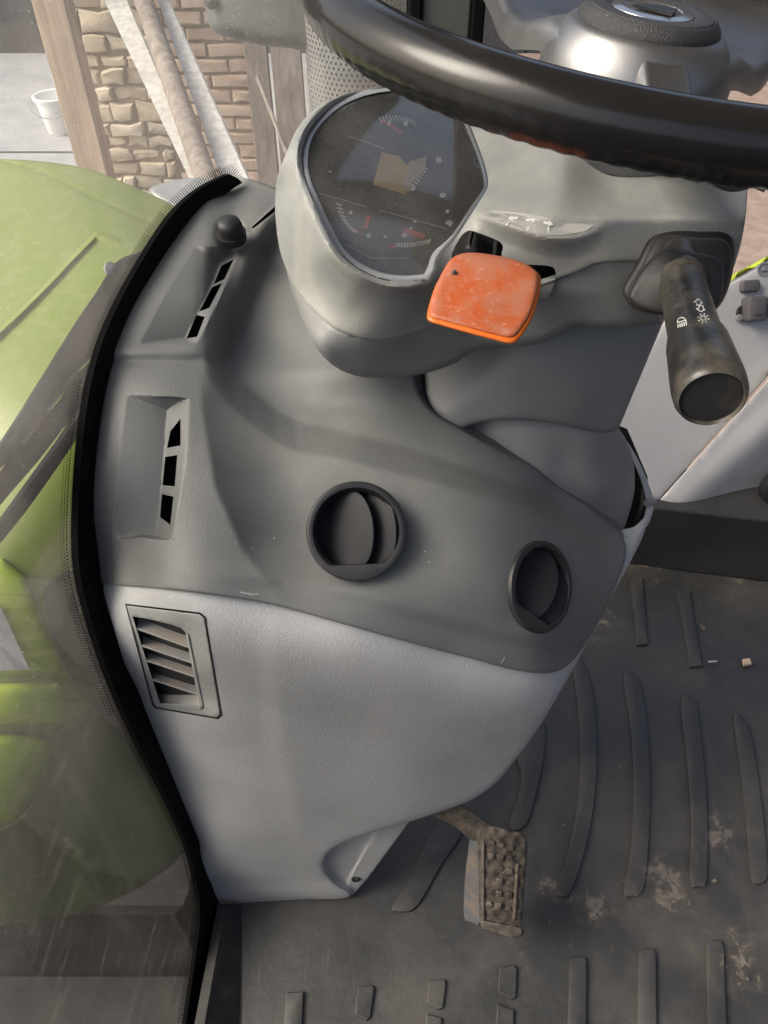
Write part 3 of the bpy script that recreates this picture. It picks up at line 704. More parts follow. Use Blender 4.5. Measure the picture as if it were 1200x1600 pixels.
# ------------------------------------------------------------------ right-hand cab side
sp = thing('cab_side_trim', 'pale grey inner side trim with socket and round knob beyond the steering column', 'trim panel', (.6, 1.05, 0))
m = MB(); V, Fc = prism([(.30, 1.035, 0), (1.3, .86, 0), (1.3, .875, .15), (.30, 1.045, .15)], (.02, .12, 0), bev=.006); m.add(V, Fc)
m.link('kick_strip', M['sill'], sp, smooth=False)
TN = np.array([.10, -.83, .55]); TP = np.array([.5, 1.03, .15])
UO = [(940, 640), (1022, 783), (1030, 780), (1140, 655), (1215, 570), (1215, 402), (1130, 449), (1040, 500)]
relief('upper_panel', UO, lambda p: t_plane(p, TP, TN), M['side'], sp, step=12, back=.03, roll=3)
LN = np.array([.16, -.92, .36])
LO = [(1031, 781), (1140, 660), (1215, 577), (1300, 500), (1300, 850), (1215, 828)]
lod = lambda p: t_plane(p, TP, LN)-.028*sstep(np.atleast_2d(p)[:, 0]-np.interp(np.atleast_2d(p)[:, 1], [600, 680, 780], [1230, 1160, 1060]), 50, -20)*0-.02*np.exp(-((np.atleast_2d(p)[:, 0]*.66+np.atleast_2d(p)[:, 1]*.75-1298)/34)**2)+.004
relief('lower_panel', LO, lod, M['side'], sp, step=9, back=.03, roll=2)
e = [(1128, 447), (1216, 398), (1216, 391), (1128, 438)]
relief('green_edge', e, lambda p: t_plane(p, TP, TN)+.05, M['lime'], sp, step=10, back=.02)
e = [(1122, 462), (1216, 408), (1216, 398), (1128, 447)]
relief('edge_seal', e, lambda p: t_plane(p, TP, TN)+.01, M['steel'], sp, step=10, back=.02)
kc = on_plane([(1206, 752)], TP, LN)[0]+np.array((0, -.03, .01))
o = MB().add(*lathe([(.036, -.01), (.036, .012), (.030, .016), (.027, .010), (.026, -.004), (0, -.004)], kc, LN, 40)).link('knob', M['black'], sp)
MB().add(*lathe([(.020, -.002), (.019, .008), (0, .010)], kc, LN, 30)).link('knob_insert', M['steel'], o)
# socket with its flap
e1, e2, _ = frame(TN); sc_ = on_plane([(1176, 482)], TP, TN)[0]
def loc3(a, b, h): return sc_+(e1*a+e2*b+TN/np.linalg.norm(TN)*h)*.82
def rr_poly(ca, cb, wa, wb, r, h, k=4):
    pts = []
    for (sx, sy, a0) in ((1, 1, 0), (-1, 1, 90), (-1, -1, 180), (1, -1, 270)):
        for i in range(k+1):
            a = R(a0+90*i/k); pts.append(loc3(ca+sx*(wa-r)+r*math.cos(a), cb+sy*(wb-r)+r*math.sin(a), h))
    return pts
nn = TN/np.linalg.norm(TN)
sk = MB().add(*prism(rr_poly(.004, -.008, .042, .016, .014, .006), -nn*.006, bev=.002)).link('socket', M['black'], sp)
MB().add(*prism(rr_poly(-.006, -.002, .021, .026, .008, .036), -nn*.030, bev=.004)).link('socket_body', M['sock'], sk)
MB().add(*prism(rr_poly(-.006, .002, .014, .017, .004, .0385), -nn*.004, bev=.001)).link('socket_flap', M['sock'], sk)
MB().add(*prism(rr_poly(-.012, .047, .020, .013, .007, .016), -nn*.018, bev=.004)).link('socket_cap', M['sock'], sp)
for p in ((1152, 497), (1196, 468)):
    c = on_plane([p], TP, TN)[0]+nn*.007; MB().add(*lathe([(.006, -.003), (.006, .002), (.003, .003), (0, .002)], c, TN, 14)).link('screw', M['steel'], sk)
c = on_plane([(1193, 421)], TP, TN)[0]; MB().add(*lathe([(.012, -.003), (.012, .002), (.010, .002), (.009, 0), (.004, 0), (.003, .004), (0, .004)], c, TN, 20)).link('fastener', M['steel'], sp)

# ------------------------------------------------------------------ dashboard console
dc = thing('dashboard_console', 'grey dashboard console rising from the floor beside the windscreen', 'dashboard', (0, .5, 0))
def G(p, off=.004): return float(t_glass([p], off)[0])
def Z(p, z): return float(t_z([p], z)[0])
def Yt(p, y): return float(t_y([p], y)[0])
CP = [(*p, G(p)) for p in ((172, 560), (145, 700), (140, 800), (152, 905), (200, 490), (240, 420), (276, 365), (330, 305), (380, 280))]
CP += [(*p, Yt(p, y)) for p, y in (((250, 925), .360), ((400, 950), .349), ((560, 985), .343), ((700, 1022), .345))]
CP += [(800, 1046, .620), (870, 1052, .648), (930, 985, .690), (978, 870, .722), (967, 832, .728), (919, 792, .687), (875, 762, .662), (905, 1020, .68)]
CP += [(790, 918, .604), (845, 918, .627), (900, 918, .656), (950, 918, .694), (850, 1000, .628), (845, 840, .632), (800, 970, .610)]
CP += [(*p, Z(p, z)) for p, z in (((838, 733), .722), ((250, 560), .797), ((310, 545), .797), ((330, 400), .828), ((400, 320), .842), ((440, 300), .842), ((330, 470), .815),
       )]
CP += [(651, 608, .628), (420, 400, .690), (400, 480, .660), (380, 560, .638), (480, 600, .622), (600, 600, .620), (480, 650, .604), (500, 450, .67), (600, 450, .67), (650, 550, .642), (480, 520, .642), (721, 671, .616)]
CP += [(560, 690, .588), (560, 830, .578), (560, 740, .583), (750, 770, .606), (690, 860, .589), (700, 950, .590), (350, 700, .586), (420, 780, .580), (250, 750, .578), (250, 880, .572), (250, 620, .599), (400, 870, .574), (470, 900, .575)]
cd = Depth(CP)
BX = [300, 320, 343, 385, 427, 462, 525, 595, 697, 747, 820, 875, 930, 990]; BY = [560, 572, 592, 630, 664, 680, 692, 711, 737, 755, 779, 800, 830, 870]
def pocket(p, poly, xl, xm, xr, D, rampv=24):
    """scooped recess: its floor falls from the left edge to a line xm, then a wall climbs to the right edge"""
    x, y = p[:, 0], p[:, 1]; ins = inside(p, poly)
    f = lambda c: np.interp(y, [v[1] for v in c], [v[0] for v in c])
    L, m_, Rr = f(xl), f(xm), f(xr)
    a = np.where(x < m_, np.clip((x-L)/np.maximum(m_-L, 1), 0, 1), np.clip((Rr-x)/np.maximum(Rr-m_, 1), 0, 1))
    y0, y1 = xl[0][1], xl[-1][1]
    e = np.minimum(np.clip((y-y0)/rampv, 0, 1), np.clip((y1-y)/(rampv*.4), 0, 1))
    return np.where(ins, D*np.minimum(a, e)*sstep(pdist(p, poly), -5, 5), 0)*np.where(ins, np.clip(pdist(p, poly)/2.5, 0, 1), 0)
def inset(P, d):
    P = np.asarray(P, float); n = np.roll(P, -1, 0)-np.roll(P, 1, 0); n = np.stack([-n[:, 1], n[:, 0]], 1); n /= np.linalg.norm(n, axis=1)[:, None]+1e-9
    if not inside(P[:1]+n[:1]*.5, P)[0]: n = -n
    return P+n*d
P1 = spline([(198, 619), (240, 619), (284, 621), (296, 634), (290, 720), (276, 836), (266, 844), (220, 840), (177, 834), (184, 740)], 4, True)
P2 = spline([(304, 386), (340, 386), (374, 394), (368, 412), (344, 464), (316, 528), (300, 537), (260, 537), (217, 533), (258, 460)], 4, True)
P3 = [(409, 290), (448, 292), (448, 318), (392, 362), (376, 358), (338, 344), (372, 312)]
def t_cover(p):
    p = np.atleast_2d(np.asarray(p, float)); t = cd(p); x, y = p[:, 0], p[:, 1]
    yu = np.interp(x, [318, 343, 385, 427, 462, 525, 595, 673, 747, 820, 875, 930, 990], [572, 568, 603, 640, 659, 673, 690, 713, 737, 762, 784, 810, 850])
    yl_ = np.interp(x, [318, 325, 360, 392, 430, 462, 525, 595, 673, 747, 820, 857, 893, 990], [578, 592, 632, 662, 689, 704, 714, 733, 752, 774, 796, 815, 838, 890])
    q = (yl_-y)/np.maximum(yl_-yu, 6); soft = .06
    q = (np.sqrt(q*q+soft**2)-np.sqrt((q-1)**2+soft**2)+1)/2
    t = t+.023*q*sstep(x, 316, 372)*sstep(x, 1000, 860)
    # shoulder left of the vent face
    xs_ = np.interp(y, [575, 640, 760, 860, 930], [318, 322, 342, 385, 440])
    qs = np.clip((x-xs_+6)/130, 0, 1); t = t+.020*(1-(1-qs)**2)*sstep(y, 572, 640)*sstep(y, 960, 820)*sstep(x, 780, 520)
    # step below the upper shelf, groove under it
    st = sstep(x, 345, 300)
    t = t-.0055*sstep((556-y)/9)*st*sstep(y, 300, 470)+.0016*np.exp(-((y-566)/5)**2)*st
    # shelf falls away to the right
    xe = np.interp(y, [290, 335, 380, 470, 560], [452, 424, 400, 362, 330])
    t = t+.024*sstep((x-xe-16)/26)*sstep(y, 640, 520)*sstep(x, 560, 420)
    # dark lower lip of the face
    yl = np.interp(x, [150, 300, 440, 560, 700, 800, 880], [900, 905, 912, 935, 975, 1000, 1010])
    t = t+.004*sstep((y-yl)/14)*sstep(x, 300, 420)
    t = t+pocket(p, P1, [(198, 617), (184, 740), (177, 834), (176, 846)], [(262, 617), (256, 720), (244, 846)], [(297, 617), (290, 720), (268, 846)], .016)
    t = t+pocket(p, P2, [(304, 385), (258, 460), (217, 538)], [(352, 385), (322, 464), (284, 538)], [(377, 385), (346, 464), (306, 538)], .016)
    t = t+pocket(p, P3, [(409, 288), (372, 312), (338, 344), (330, 364)], [(440, 288), (430, 315), (385, 364)], [(460, 290), (450, 318), (396, 364)], .010, 6)
    b = np.hypot(x-360, y-366); t = t+.003*sstep(27-b, 0, 4)
    return t
COVER = np.vstack([spline([(382, 278), (330, 304), (300, 334), (270, 372), (236, 424), (200, 490), (176, 548), (166, 562)], 4), spline([(168, 575), (166, 600), (150, 700), (143, 790), (146, 870), (158, 911)], 4),
      spline([(175, 914), (270, 922), (380, 936), (440, 948), (540, 976), (640, 1004), (740, 1030), (800, 1046), (850, 1052), (880, 1044), (905, 1020), (935, 972), (960, 920), (977, 875), (976, 850), (964, 829), (919, 792), (875, 762), (838, 733), (794, 711), (761, 693), (721, 671), (692, 656), (666, 634), (652, 608), (648, 582)], 4),
      [(640, 480), (560, 440), (480, 320), (430, 296), (410, 288)]])
SL = [[(282, 654), (282, 696), (261, 700), (266, 674)], [(277, 711), (273, 760), (254, 758), (258, 714)], [(271, 776), (266, 820), (250, 808), (253, 772)],
      [(365, 405), (351, 436), (334, 444), (346, 415)], [(347, 442), (327, 481), (311, 487), (331, 449)], [(320, 495), (308, 526), (291, 529), (307, 492)],
      [(430, 322), (431, 330), (396, 357), (393, 355)]]
RV = [(557, 830), (845, 917)]
def surf_frame(tf, p):
    p = np.array(p, float); a, b, c, d = at([p-(6, 0), p+(6, 0), p-(0, 6), p+(0, 6)], tf([p-(6, 0), p+(6, 0), p-(0, 6), p+(0, 6)]))
    n = np.cross(b-a, c-d); n /= np.linalg.norm(n); P = at([p], tf([p]))[0]
    if n@(CAM-P) < 0: n = -n
    return P, n
def proj(P):
    Q = np.atleast_2d(P)-CAM; f = Q@np.array([0, S, -S]); u = Q@np.array([0, S, S]); return np.stack([600+F*Q[:, 0]/f, 800-F*u/f], 1)
VENT_R = .0375
vents = [surf_frame(cd, p) for p in RV]
HV = []
for P, n in vents:
    e1, e2, n = frame(n); a = np.arange(40)*2*math.pi/40
    HV.append(proj(P+VENT_R*.90*(np.cos(a)[:, None]*e1+np.sin(a)[:, None]*e2)))
relief('upper_cover', COVER, t_cover, M['cover'], dc, step=5, back=.02, bdir=(.35, 1, -.5), roll=5, holes=SL+HV, wall=.016, dense=[(P1, 2.5), (P2, 2.5), (P3, 2.5)], lines=[P1, inset(P1, 2.5), inset(P1, 5), P2, inset(P2, 2.5), inset(P2, 5), P3, inset(P3, 2.5)])
# cavity behind the slots
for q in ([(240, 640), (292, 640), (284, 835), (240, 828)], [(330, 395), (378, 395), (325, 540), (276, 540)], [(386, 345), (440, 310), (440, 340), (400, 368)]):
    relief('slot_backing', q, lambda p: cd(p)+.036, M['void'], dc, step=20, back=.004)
def round_vent(P, n, roll):
    e1, e2, n = frame(n); c, s = math.cos(roll), math.sin(roll); e1, e2 = c*e1+s*e2, -s*e1+c*e2
    r = VENT_R; prof = [(r, -.006), (r, .0012), (r*.985, .0022), (r*.93, .003), (r*.87, .0026), (r*.80, -.001), (r*.79, -.018), (r*.6, -.026), (0, -.026)]
    seg = 56; V = []
    for rad, h in prof:
        for k in range(seg):
            a = 2*math.pi*k/seg; q = np.array([rad*math.cos(a), rad*math.sin(a)])
            if rad < r*.9 and h > -.02: q[1] = max(q[1], -r*.665)
            V.append(P+q[0]*e1+q[1]*e2+h*n)
    Fc = [(i*seg+k, i*seg+(k+1) % seg, (i+1)*seg+(k+1) % seg, (i+1)*seg+k) for i in range(len(prof)-2) for k in range(seg)]+[tuple(range((len(prof)-2)*seg, (len(prof)-1)*seg))]
    ring_ = link('round_vent', V, Fc, M['black'], dc, loc=P, angle=35)
    fl = MB(); V = [P+.79*r*math.cos(a)*e1+max(.79*r*math.sin(a), -r*.665)*e2-.017*n for a in np.arange(40)*2*math.pi/40]
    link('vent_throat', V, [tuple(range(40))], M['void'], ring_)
    for x0, wd, hgt, ph in ((-.10, .56, .80, 40), (.46, .42, .74, 40)):
        # curved flap: a lens-shaped plate standing on a vertical pivot, its right edge towards the room
        cph, sph = math.cos(R(ph)), math.sin(R(ph)); V = []; nu, nv = 8, 14
        for side in (0, 1):
            for j in range(nv+1):
                b = -1+2*j/nv; yb = max(b*hgt*r, -r*.655); lim = math.sqrt(max(0, 1-b*b*.92))
                for i in range(nu+1):
                    a = -1+1.0*2*i/nu; q = (a*.9 if a < 0 else a*lim)*wd*r*(1. if a >= 0 else 1.4)
                    dome = .05*r*(1-a*a)
                    th = -.0018*side
                    lx = x0*r+q*cph+(dome+th)*sph*-1; lh = -.0062+q*sph+(dome+th)*cph
                    V.append(P+lx*e1*1+yb*e2+lh*n*.8)
        g = (nu+1)*(nv+1); Fc = []
        for sd in (0, 1):
            for j in range(nv):
                for i in range(nu):
                    k = sd*g+j*(nu+1)+i; Fc.append((k, k+1, k+nu+2, k+nu+1))
        bd = [i for i in range(nu+1)]+[j*(nu+1)+nu for j in range(1, nv+1)]+[nv*(nu+1)+i for i in range(nu-1, -1, -1)]+[j*(nu+1) for j in range(nv-1, 0, -1)]
        Fc += [(bd[i], bd[(i+1) % len(bd)], g+bd[(i+1) % len(bd)], g+bd[i]) for i in range(len(bd))]
        link('vane', V, Fc, M['vane'], ring_, angle=50)
    return ring_
round_vent(*vents[0], 0.0); round_vent(*vents[1], -1.08)
# push button on the shelf
P, n = surf_frame(cd, (360, 364)); n = np.array([.05, -.25, .97])
prof = [(.0140, -.006), (.0140, .001), (.0124, .001), (.0118, .003), (.0116, .008), (.0102, .0118), (.0066, .0140), (0, .0146)]
MB().add(*lathe(prof, P, n, 36)).link('push_button', M['black'], dc)

tcov = bvh([o for o in dc.children if o.name.startswith('upper_cover')][0])
scr = [stroke((776, 1040), (783, 1036), 1.4), stroke((783, 1036), (789, 1027), 1.6), stroke((375, 925), (395, 929), 1.6), stroke((395, 929), (404, 928), 1.2)]
scr += [ell(random.uniform(330, 900), random.uniform(760, 1000), random.uniform(.8, 1.5), random.uniform(.8, 1.5), 6) for _ in range(7)]
o = decals('scuff', tcov, scr, M['pale'], dc, .0005, 0); o['kind'] = 'stuff'
# light side panel
PP = [(*p, G(p, .008)) for p in ((160, 912), (205, 1050), (255, 1175), (310, 1310), (318, 1370))]
def ylean(z): return .345+.036*(1-z/.68)
for p, z in (((430, 950), .69), ((560, 985), .67), ((700, 1025), .64), ((430, 1150), .45), ((560, 1150), .45), ((700, 1150), .45), ((440, 1300), .25), ((560, 1290), .25), ((640, 1270), .28)):
    PP.append((*p, Yt(p, ylean(z))))
PP += [(*p, Yt(p, .379)) for p in ((340, 1408), (440, 1405), (545, 1400))]
PP += [(300, 1000, Yt((300, 1000), .356)), (300, 1150, Yt((300, 1150), .366)), (340, 1300, Yt((340, 1300), .374)), (800, 1047, .628), (870, 1053, .656), (905, 1030, .685), (940, 985, .71), (985, 880, .745), (800, 1150, Yt((800, 1150), .372)), (740, 1240, Yt((740, 1240), .378)), (850, 1100, .70)]
pd_ = Depth(PP, .03)
PK = [(197, 943), (318, 960), (346, 1122), (242, 1104)]
def t_panel(p):
    p = np.atleast_2d(np.asarray(p, float)); t = pd_(p); x, y = p[:, 0], p[:, 1]
    xc = np.interp(y, [950, 1180, 1340], [412, 428, 468])
    t = t-.0035*sstep((x-xc)/22)*sstep(y, 1380, 1300)
    t = t-.004*sstep(y-np.interp(x, [330, 560], [1392, 1386]), -4, 5)
    t = t+.003*np.exp(-((y-np.interp(x, [330, 560], [1380, 1374]))/5)**2)
    ins = inside(p, COVER); d = pdist(p, COVER)
    return t+.0035+(t_cover(p)+.0068-t-.0035)*np.where(ins, 1, sstep(d, 170, -10)/sstep(np.array([0.]), 170, -10))
LOUT = np.vstack([[(150, 880)], [(300, 895), (440, 920), (640, 975), (800, 1018), (850, 1020), (880, 1005)], [(905, 985), (935, 930), (946, 880), (952, 852)],
        spline([(972, 838), (990, 833), (1004, 820), (1011, 816), (1003, 842), (988, 872), (970, 906), (940, 960), (905, 1028), (870, 1090), (836, 1146), (806, 1186), (778, 1220), (742, 1247), (700, 1264), (640, 1284), (590, 1298), (550, 1311), (520, 1326), (506, 1344), (508, 1362), (526, 1382), (548, 1396), (535, 1404), (480, 1405)], 4),
        spline([(340, 1413), (326, 1392), (314, 1370), (312, 1330), (306, 1302), (250, 1180), (205, 1068), (172, 962), (158, 912)], 4)])
relief('side_panel', LOUT, t_panel, M['panel'], dc, step=7, back=.009, bdir=(.35, 1, .1), roll=9, holes=[[(195, 943), (313, 957), (322, 964), (348, 1118), (341, 1124), (243, 1107), (237, 1101)]], wall=.02, dense=[([(180, 925), (335, 945), (362, 1140), (228, 1120)], 4)])
# louvre vent let into the side panel
lf = lambda dt: (lambda p: t_panel(p)+dt)
INN = [(207, 963), (240, 969), (268, 976), (284, 982), (292, 990), (303, 1040), (313, 1096), (308, 1100), (250, 1099), (228, 1030)]
bz = Depth([(197, 945, 0), (315, 961, .000), (341, 1120, .000), (330, 1040, 0), (244, 1103, 0), (292, 990, .010), (313, 1098, .010), (207, 963, .004), (247, 1100, .004), (268, 976, .007)])
lv = relief('louvre_vent', [(198, 946), (312, 960), (319, 966), (344, 1116), (338, 1121), (245, 1105), (240, 1100)], lambda p: t_panel(p)-.003+bz(p)*.9, M['shell'], dc, step=5, back=.022, roll=2, holes=[INN], wall=.022)
relief('louvre_rim', [(290, 988), (294, 990), (318, 1106), (314, 1110), (250, 1103), (248, 1099), (311, 1100)], lambda p: t_panel(p)-.003+bz(p)*.9-.0022, M['shell'], lv, step=5, back=.004, roll=1.5)
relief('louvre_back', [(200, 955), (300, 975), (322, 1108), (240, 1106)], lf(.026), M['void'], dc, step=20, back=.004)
for (a, b, h) in (((214, 981), (297, 1011), 24), ((222, 1008), (301, 1035), 25), ((229, 1031), (306, 1057), 23), ((238, 1061), (309, 1084), 22), ((247, 1101), (316, 1101), 42)):
    a = np.array(a, float); b = np.array(b, float)
    A, B = at([a, b], t_panel([a, b])+.0045); A2, B2 = at([a+(3, -h), b+(2, -h)], t_panel([a, b])+(.019 if h < 40 else .016))
    th = np.array([0, -.0006, -.0014])
    link('slat', [A, B, B2, A2, A+th, B+th, B2+th, A2+th], [(0, 1, 2, 3), (7, 6, 5, 4), (0, 4, 5, 1), (3, 2, 6, 7), (0, 3, 7, 4), (1, 5, 6, 2)], plain('dusty louvre', (.16, .16, .16), .6, dust=((.24, .19, .14), 60, .4, .7, .7)) if 'lvm' not in M else M['lvm'], lv, smooth=False)
# recessed lower plate with its screw
SPp = [(500, 1345), (520, 1312), (600, 1280), (648, 1272), (632, 1294), (575, 1372), (552, 1398), (530, 1395), (505, 1372)]
pl_t = lambda p: np.array(t_y(p, .384))+.008*sstep((np.atleast_2d(p)[:, 0]-np.interp(np.atleast_2d(p)[:, 1], [1290, 1390], [590, 535])), -2, 2)*-1+.012
o = relief('lower_plate', SPp, pl_t, M['panel'], dc, step=5, back=.03, roll=3)
MB().add(*lathe([(.006, -.002), (.006, .0015), (.0035, .0015), (.003, -.001), (0, -.001)], at([(556, 1373)], pl_t([(556, 1373)])-.001)[0], (0, -1, .2), 18)).link('screw', M['black'], o)
# rear cup wall round the column foot
CR = spline([(962, 666), (976, 684), (994, 712), (1008, 742), (1017, 766), (1022, 784)], 4)
CRo = np.vstack([CR, spline([(1021, 796), (1017, 810), (1012, 822)], 3), spline([(1001, 826), (1006, 806), (1010, 788), (1005, 764), (996, 736), (984, 708), (970, 686), (958, 672)], 4)])
cup = Depth([(962, 670, .80), (990, 712, .79), (1012, 755, .785), (1022, 785, .782), (1010, 826, .775), (1004, 790, .778)])
relief('cup_wall', CRo, cup, M['panel'], dc, step=4, back=.16, roll=4)
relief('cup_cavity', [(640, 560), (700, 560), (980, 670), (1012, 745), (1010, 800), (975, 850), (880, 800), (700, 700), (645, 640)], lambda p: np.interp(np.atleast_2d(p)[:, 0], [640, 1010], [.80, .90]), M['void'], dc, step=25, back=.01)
MB().add(*tube(at([(1008, 762), (1006, 790), (996, 818)], [.80, .80, .79]), .004, 8)).link('hose', M['rubber'], dc)
MB().add(*tube(at([(1010, 786), (1022, 784)], [.768, .776]), .0035, 8)).link('clip', M['steel'], dc)

# ------------------------------------------------------------------ steering column
sc = thing('steering_column', 'grey steering column cowl with the instrument cluster under the wheel', 'steering column', (.1, .55, .65))
LPn = np.array([.30, -.10, .95]); LP0 = np.array([.007, .58, .914])
def tl(p, o=0.): return float(t_plane([p], LP0, LPn)[0])+o
SPT = [(*p, tl(p, -.005)) for p in ((465, 250), (476, 330), (505, 398), (560, 443), (620, 456), (664, 450), (520, 158), (585, 138), (700, 145))]
SPT += [(446, 250, tl((446, 250), .006)), (432, 300, .60), (431, 350, .603), (448, 430, .592), (470, 480, .568), (460, 400, .565), (500, 450, .535), (560, 480, .512), (640, 485, .510)]
SPT += [(*p, Z(p, z)) for p, z in (((500, 495), .862), ((570, 529), .857), ((650, 517), .858), ((480, 545), .845), ((530, 575), .828), ((600, 590), .815))]
SPT += [(*p, Yt(p, y)) for p, y in (((735, 551), .487), ((800, 535), .475), ((893, 511), .470), ((1031, 506), .466), ((870, 435), .462), ((900, 400), .460), ((980, 400), .456), ((1060, 420), .455), ((980, 500), .460), ((1130, 470), .466), ((1100, 365), .455), ((1000, 352), .455), ((850, 358), .463), ((780, 470), .478), ((720, 520), .478))]
SPT += [(*p, Z(p, z)) for p, z in (((1000, 315), .951), ((1000, 270), .955), ((1000, 215), .957), ((850, 240), .957), ((1150, 290), .950), ((1150, 215), .955), ((850, 290), .950), ((930, 330), .945))]
SPT += [(700, 390, .512), (720, 340, .517), (770, 320, .508), (760, 290, .530), (760, 400, .508), (800, 240, .545), (770, 210, .585), (1160, 340, .478), (1150, 410, .492)]
sd = Depth(SPT)
LENS = np.vstack([spline([(650, 138), (610, 142), (572, 149), (535, 165), (505, 190), (487, 217), (481, 247), (486, 280), (499, 312), (516, 350), (537, 387), (565, 412), (600, 427), (635, 431)], 4), spline([(663, 428), (669, 414), (678, 393), (706, 368), (734, 326), (752, 300), (757, 286), (749, 252), (731, 206), (716, 170)], 4), [(690, 140)]])
LB = np.vstack([spline([(650, 130), (606, 137), (566, 143), (527, 160), (497, 186), (478, 215), (472, 247), (477, 283), (490, 317), (508, 356), (530, 394), (561, 421), (598, 437), (635, 441)], 4), spline([(668, 438), (680, 424), (686, 402), (712, 372), (738, 332), (756, 304), (763, 286), (755, 250), (737, 202), (722, 168)], 4), [(692, 130)]])
def t_shell(p):
    p = np.atleast_2d(np.asarray(p, float)); t = sd(p); x, y = p[:, 0], p[:, 1]
    d = pdist(p, LB); ins = inside(p, LB); s = np.where(ins, -d, d)
    left = sstep(x, 690, 600)
    t = t-.006*np.exp(-((s-10)/9)**2)*left+.008*sstep(8-s, 0, 10)*left          # rounded hood over the lens
    # sharp shoulder between cowl top and side
    # lip of the crescent label
    cr = spline([(757, 330), (800, 346), (850, 362), (900, 364), (942, 350), (965, 345)], 4)
    yc = np.interp(x, cr[:, 0], cr[:, 1]); g = sstep(x, 735, 765)*sstep(x, 968, 925)
    t = t-.007*np.exp(-((y-yc-8)/10)**2)*g+.005*sstep(y-yc, 18, 40)*g*sstep(y, 460, 420)
    dd = dirs(p); ts, tp = .457/dd[:, 1], (.945-1.15)/dd[:, 2]; k = .004
    tc = (ts+tp+np.sqrt((ts-tp)**2+k*k))/2; t = t+(tc-t)*sstep(x, 870, 965)*sstep(y, 452, 405)
    xr = np.interp(y, [150, 222, 255, 278, 310, 335], [880, 832, 802, 776, 748, 730]); t = t+.014*sstep((xr-x-8)/14)*sstep(y, 345, 305)*sstep(x, 690, 740)
    return t
SEAM = spline([(447, 420), (458, 445), (472, 465), (500, 495), (530, 517), (570, 529), (605, 530), (650, 518), (700, 498), (760, 470), (820, 452), (871, 436), (905, 424), (928, 413), (960, 409), (1000, 408), (1060, 410), (1135, 455)], 6)
UP = np.vstack([spline([(690, 118), (620, 130), (575, 139), (530, 150), (495, 168), (465, 200), (447, 240), (433, 280), (430, 330), (436, 385), (447, 420)], 5), SEAM[1:], spline([(1146, 420), (1158, 380), (1166, 330), (1168, 280), (1166, 210)], 4), [(1000, 150), (800, 150)]])
SLOT = spline([(706, 408), (716, 376), (730, 361), (745, 363), (778, 376), (786, 386), (784, 400), (800, 412), (855, 415), (868, 424), (866, 442), (858, 462), (842, 470), (800, 470), (740, 440)], 3, True)
us = relief('upper_shell', UP, t_shell, M['shell'], sc, step=4.5, back=.02, roll=5, holes=[LB, SLOT], wall=.012, lines=[inset(resample(LB, 4), -4), inset(resample(LB, 4), -8), inset(resample(LB, 5), -13), inset(resample(LB, 5), -19)])
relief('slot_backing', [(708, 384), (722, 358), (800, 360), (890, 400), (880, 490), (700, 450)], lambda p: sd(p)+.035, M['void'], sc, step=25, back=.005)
for q in ([(735, 356), (742, 358), (730, 412), (722, 412)], [(772, 368), (777, 370), (774, 410), (768, 410)], [(846, 410), (852, 412), (846, 470), (838, 470)]):
    relief('slot_guide', q, lambda p: sd(p)+.02, M['black'], sc, step=12, back=.01)
LOWER = np.vstack([[(452, 424)], SEAM[3:-6:2]-(0, 8), [(1040, 402)], spline([(1036, 440), (1034, 500), (1031, 507)], 3), spline([(990, 510), (952, 512), (915, 509), (893, 511), (864, 528), (838, 537), (805, 541), (765, 541), (735, 551), (710, 568), (666, 583), (630, 589), (600, 591), (560, 588), (525, 574), (496, 546), (474, 505), (456, 455), (448, 425)], 4)])
relief('lower_shell', LOWER, lambda p: t_shell(p)+.0035, M['neck'], sc, step=6, back=.04, roll=9)
NK = Depth([(800, 600, .612), (670, 600, .655), (700, 640, .640), (1000, 560, .612), (1035, 505, .605), (900, 560, .598), (900, 510, .588), (800, 550, .603), (850, 655, .632), (740, 660, .640), (960, 665, .66), (920, 620, .622), (720, 560, .632)])
NKo = np.vstack([spline([(664, 560), (664, 600), (668, 622), (682, 645), (705, 664), (722, 670)], 4), spline([(740, 663), (765, 658), (805, 656), (857, 660), (912, 671), (945, 676), (966, 671)], 4), [(1000, 590), (1042, 490), (1040, 470), (700, 500), (666, 540)]])
relief('neck', NKo, lambda p: NK(p)+.006, M['neck'], sc, step=7, back=.05, roll=9)
BT = Depth([(760, 670, .655), (850, 680, .648), (850, 740, .662), (940, 690, .668), (950, 760, .695), (985, 740, .735), (960, 820, .742), (990, 770, .742), (720, 660, .668), (900, 790, .70), (880, 720, .665)])
BTo = np.vstack([[(715, 640), (860, 630), (950, 640)], spline([(966, 668), (980, 690), (989, 718), (992, 750), (990, 775), (980, 812), (966, 846)], 4), [(930, 830), (870, 775), (790, 725), (715, 685)]])
relief('boot', BTo, lambda p: BT(p)+.010, M['neck'], sc, step=7, back=.03, roll=14)
# instrument cluster
def t_lens(p): return t_plane(p, LP0, LPn)
ic = relief('instrument_cluster', LB, lambda p: t_lens(p)+.019, M['dial'], sc, step=14, back=.006)
relief('cluster_wall', LB, lambda p: t_lens(p)+.019-.0165*sstep(8-pdist(p, LB), 0, 6), M['black'], ic, step=3.5, back=.002, holes=[np.array(LENS)[::1]*.985+np.array([[9.2, 4.3]])], wall=.001)
tree = bvh(ic)
W = []; Rd = []
for i in range(9): a = np.array((525, 318))+np.array((25, 42))*i/8+np.array((-4, 3))*math.sin(i/8*3.1); W.append(stroke(a, a+(9, 3), 3.0))
for i in range(13): a = np.array((618, 386))+np.array((52, -6))*i/12+np.array((0, 3))*math.sin(i/12*3.1); W.append(stroke(a, a+(2.2, -7), 2.4))
for i in range(11): a = np.array((592, 183))+np.array((52, 4))*i/10+np.array((0, -5))*math.sin(i/10*3.1); W.append(stroke(a, a+(5, 9), 1.6))
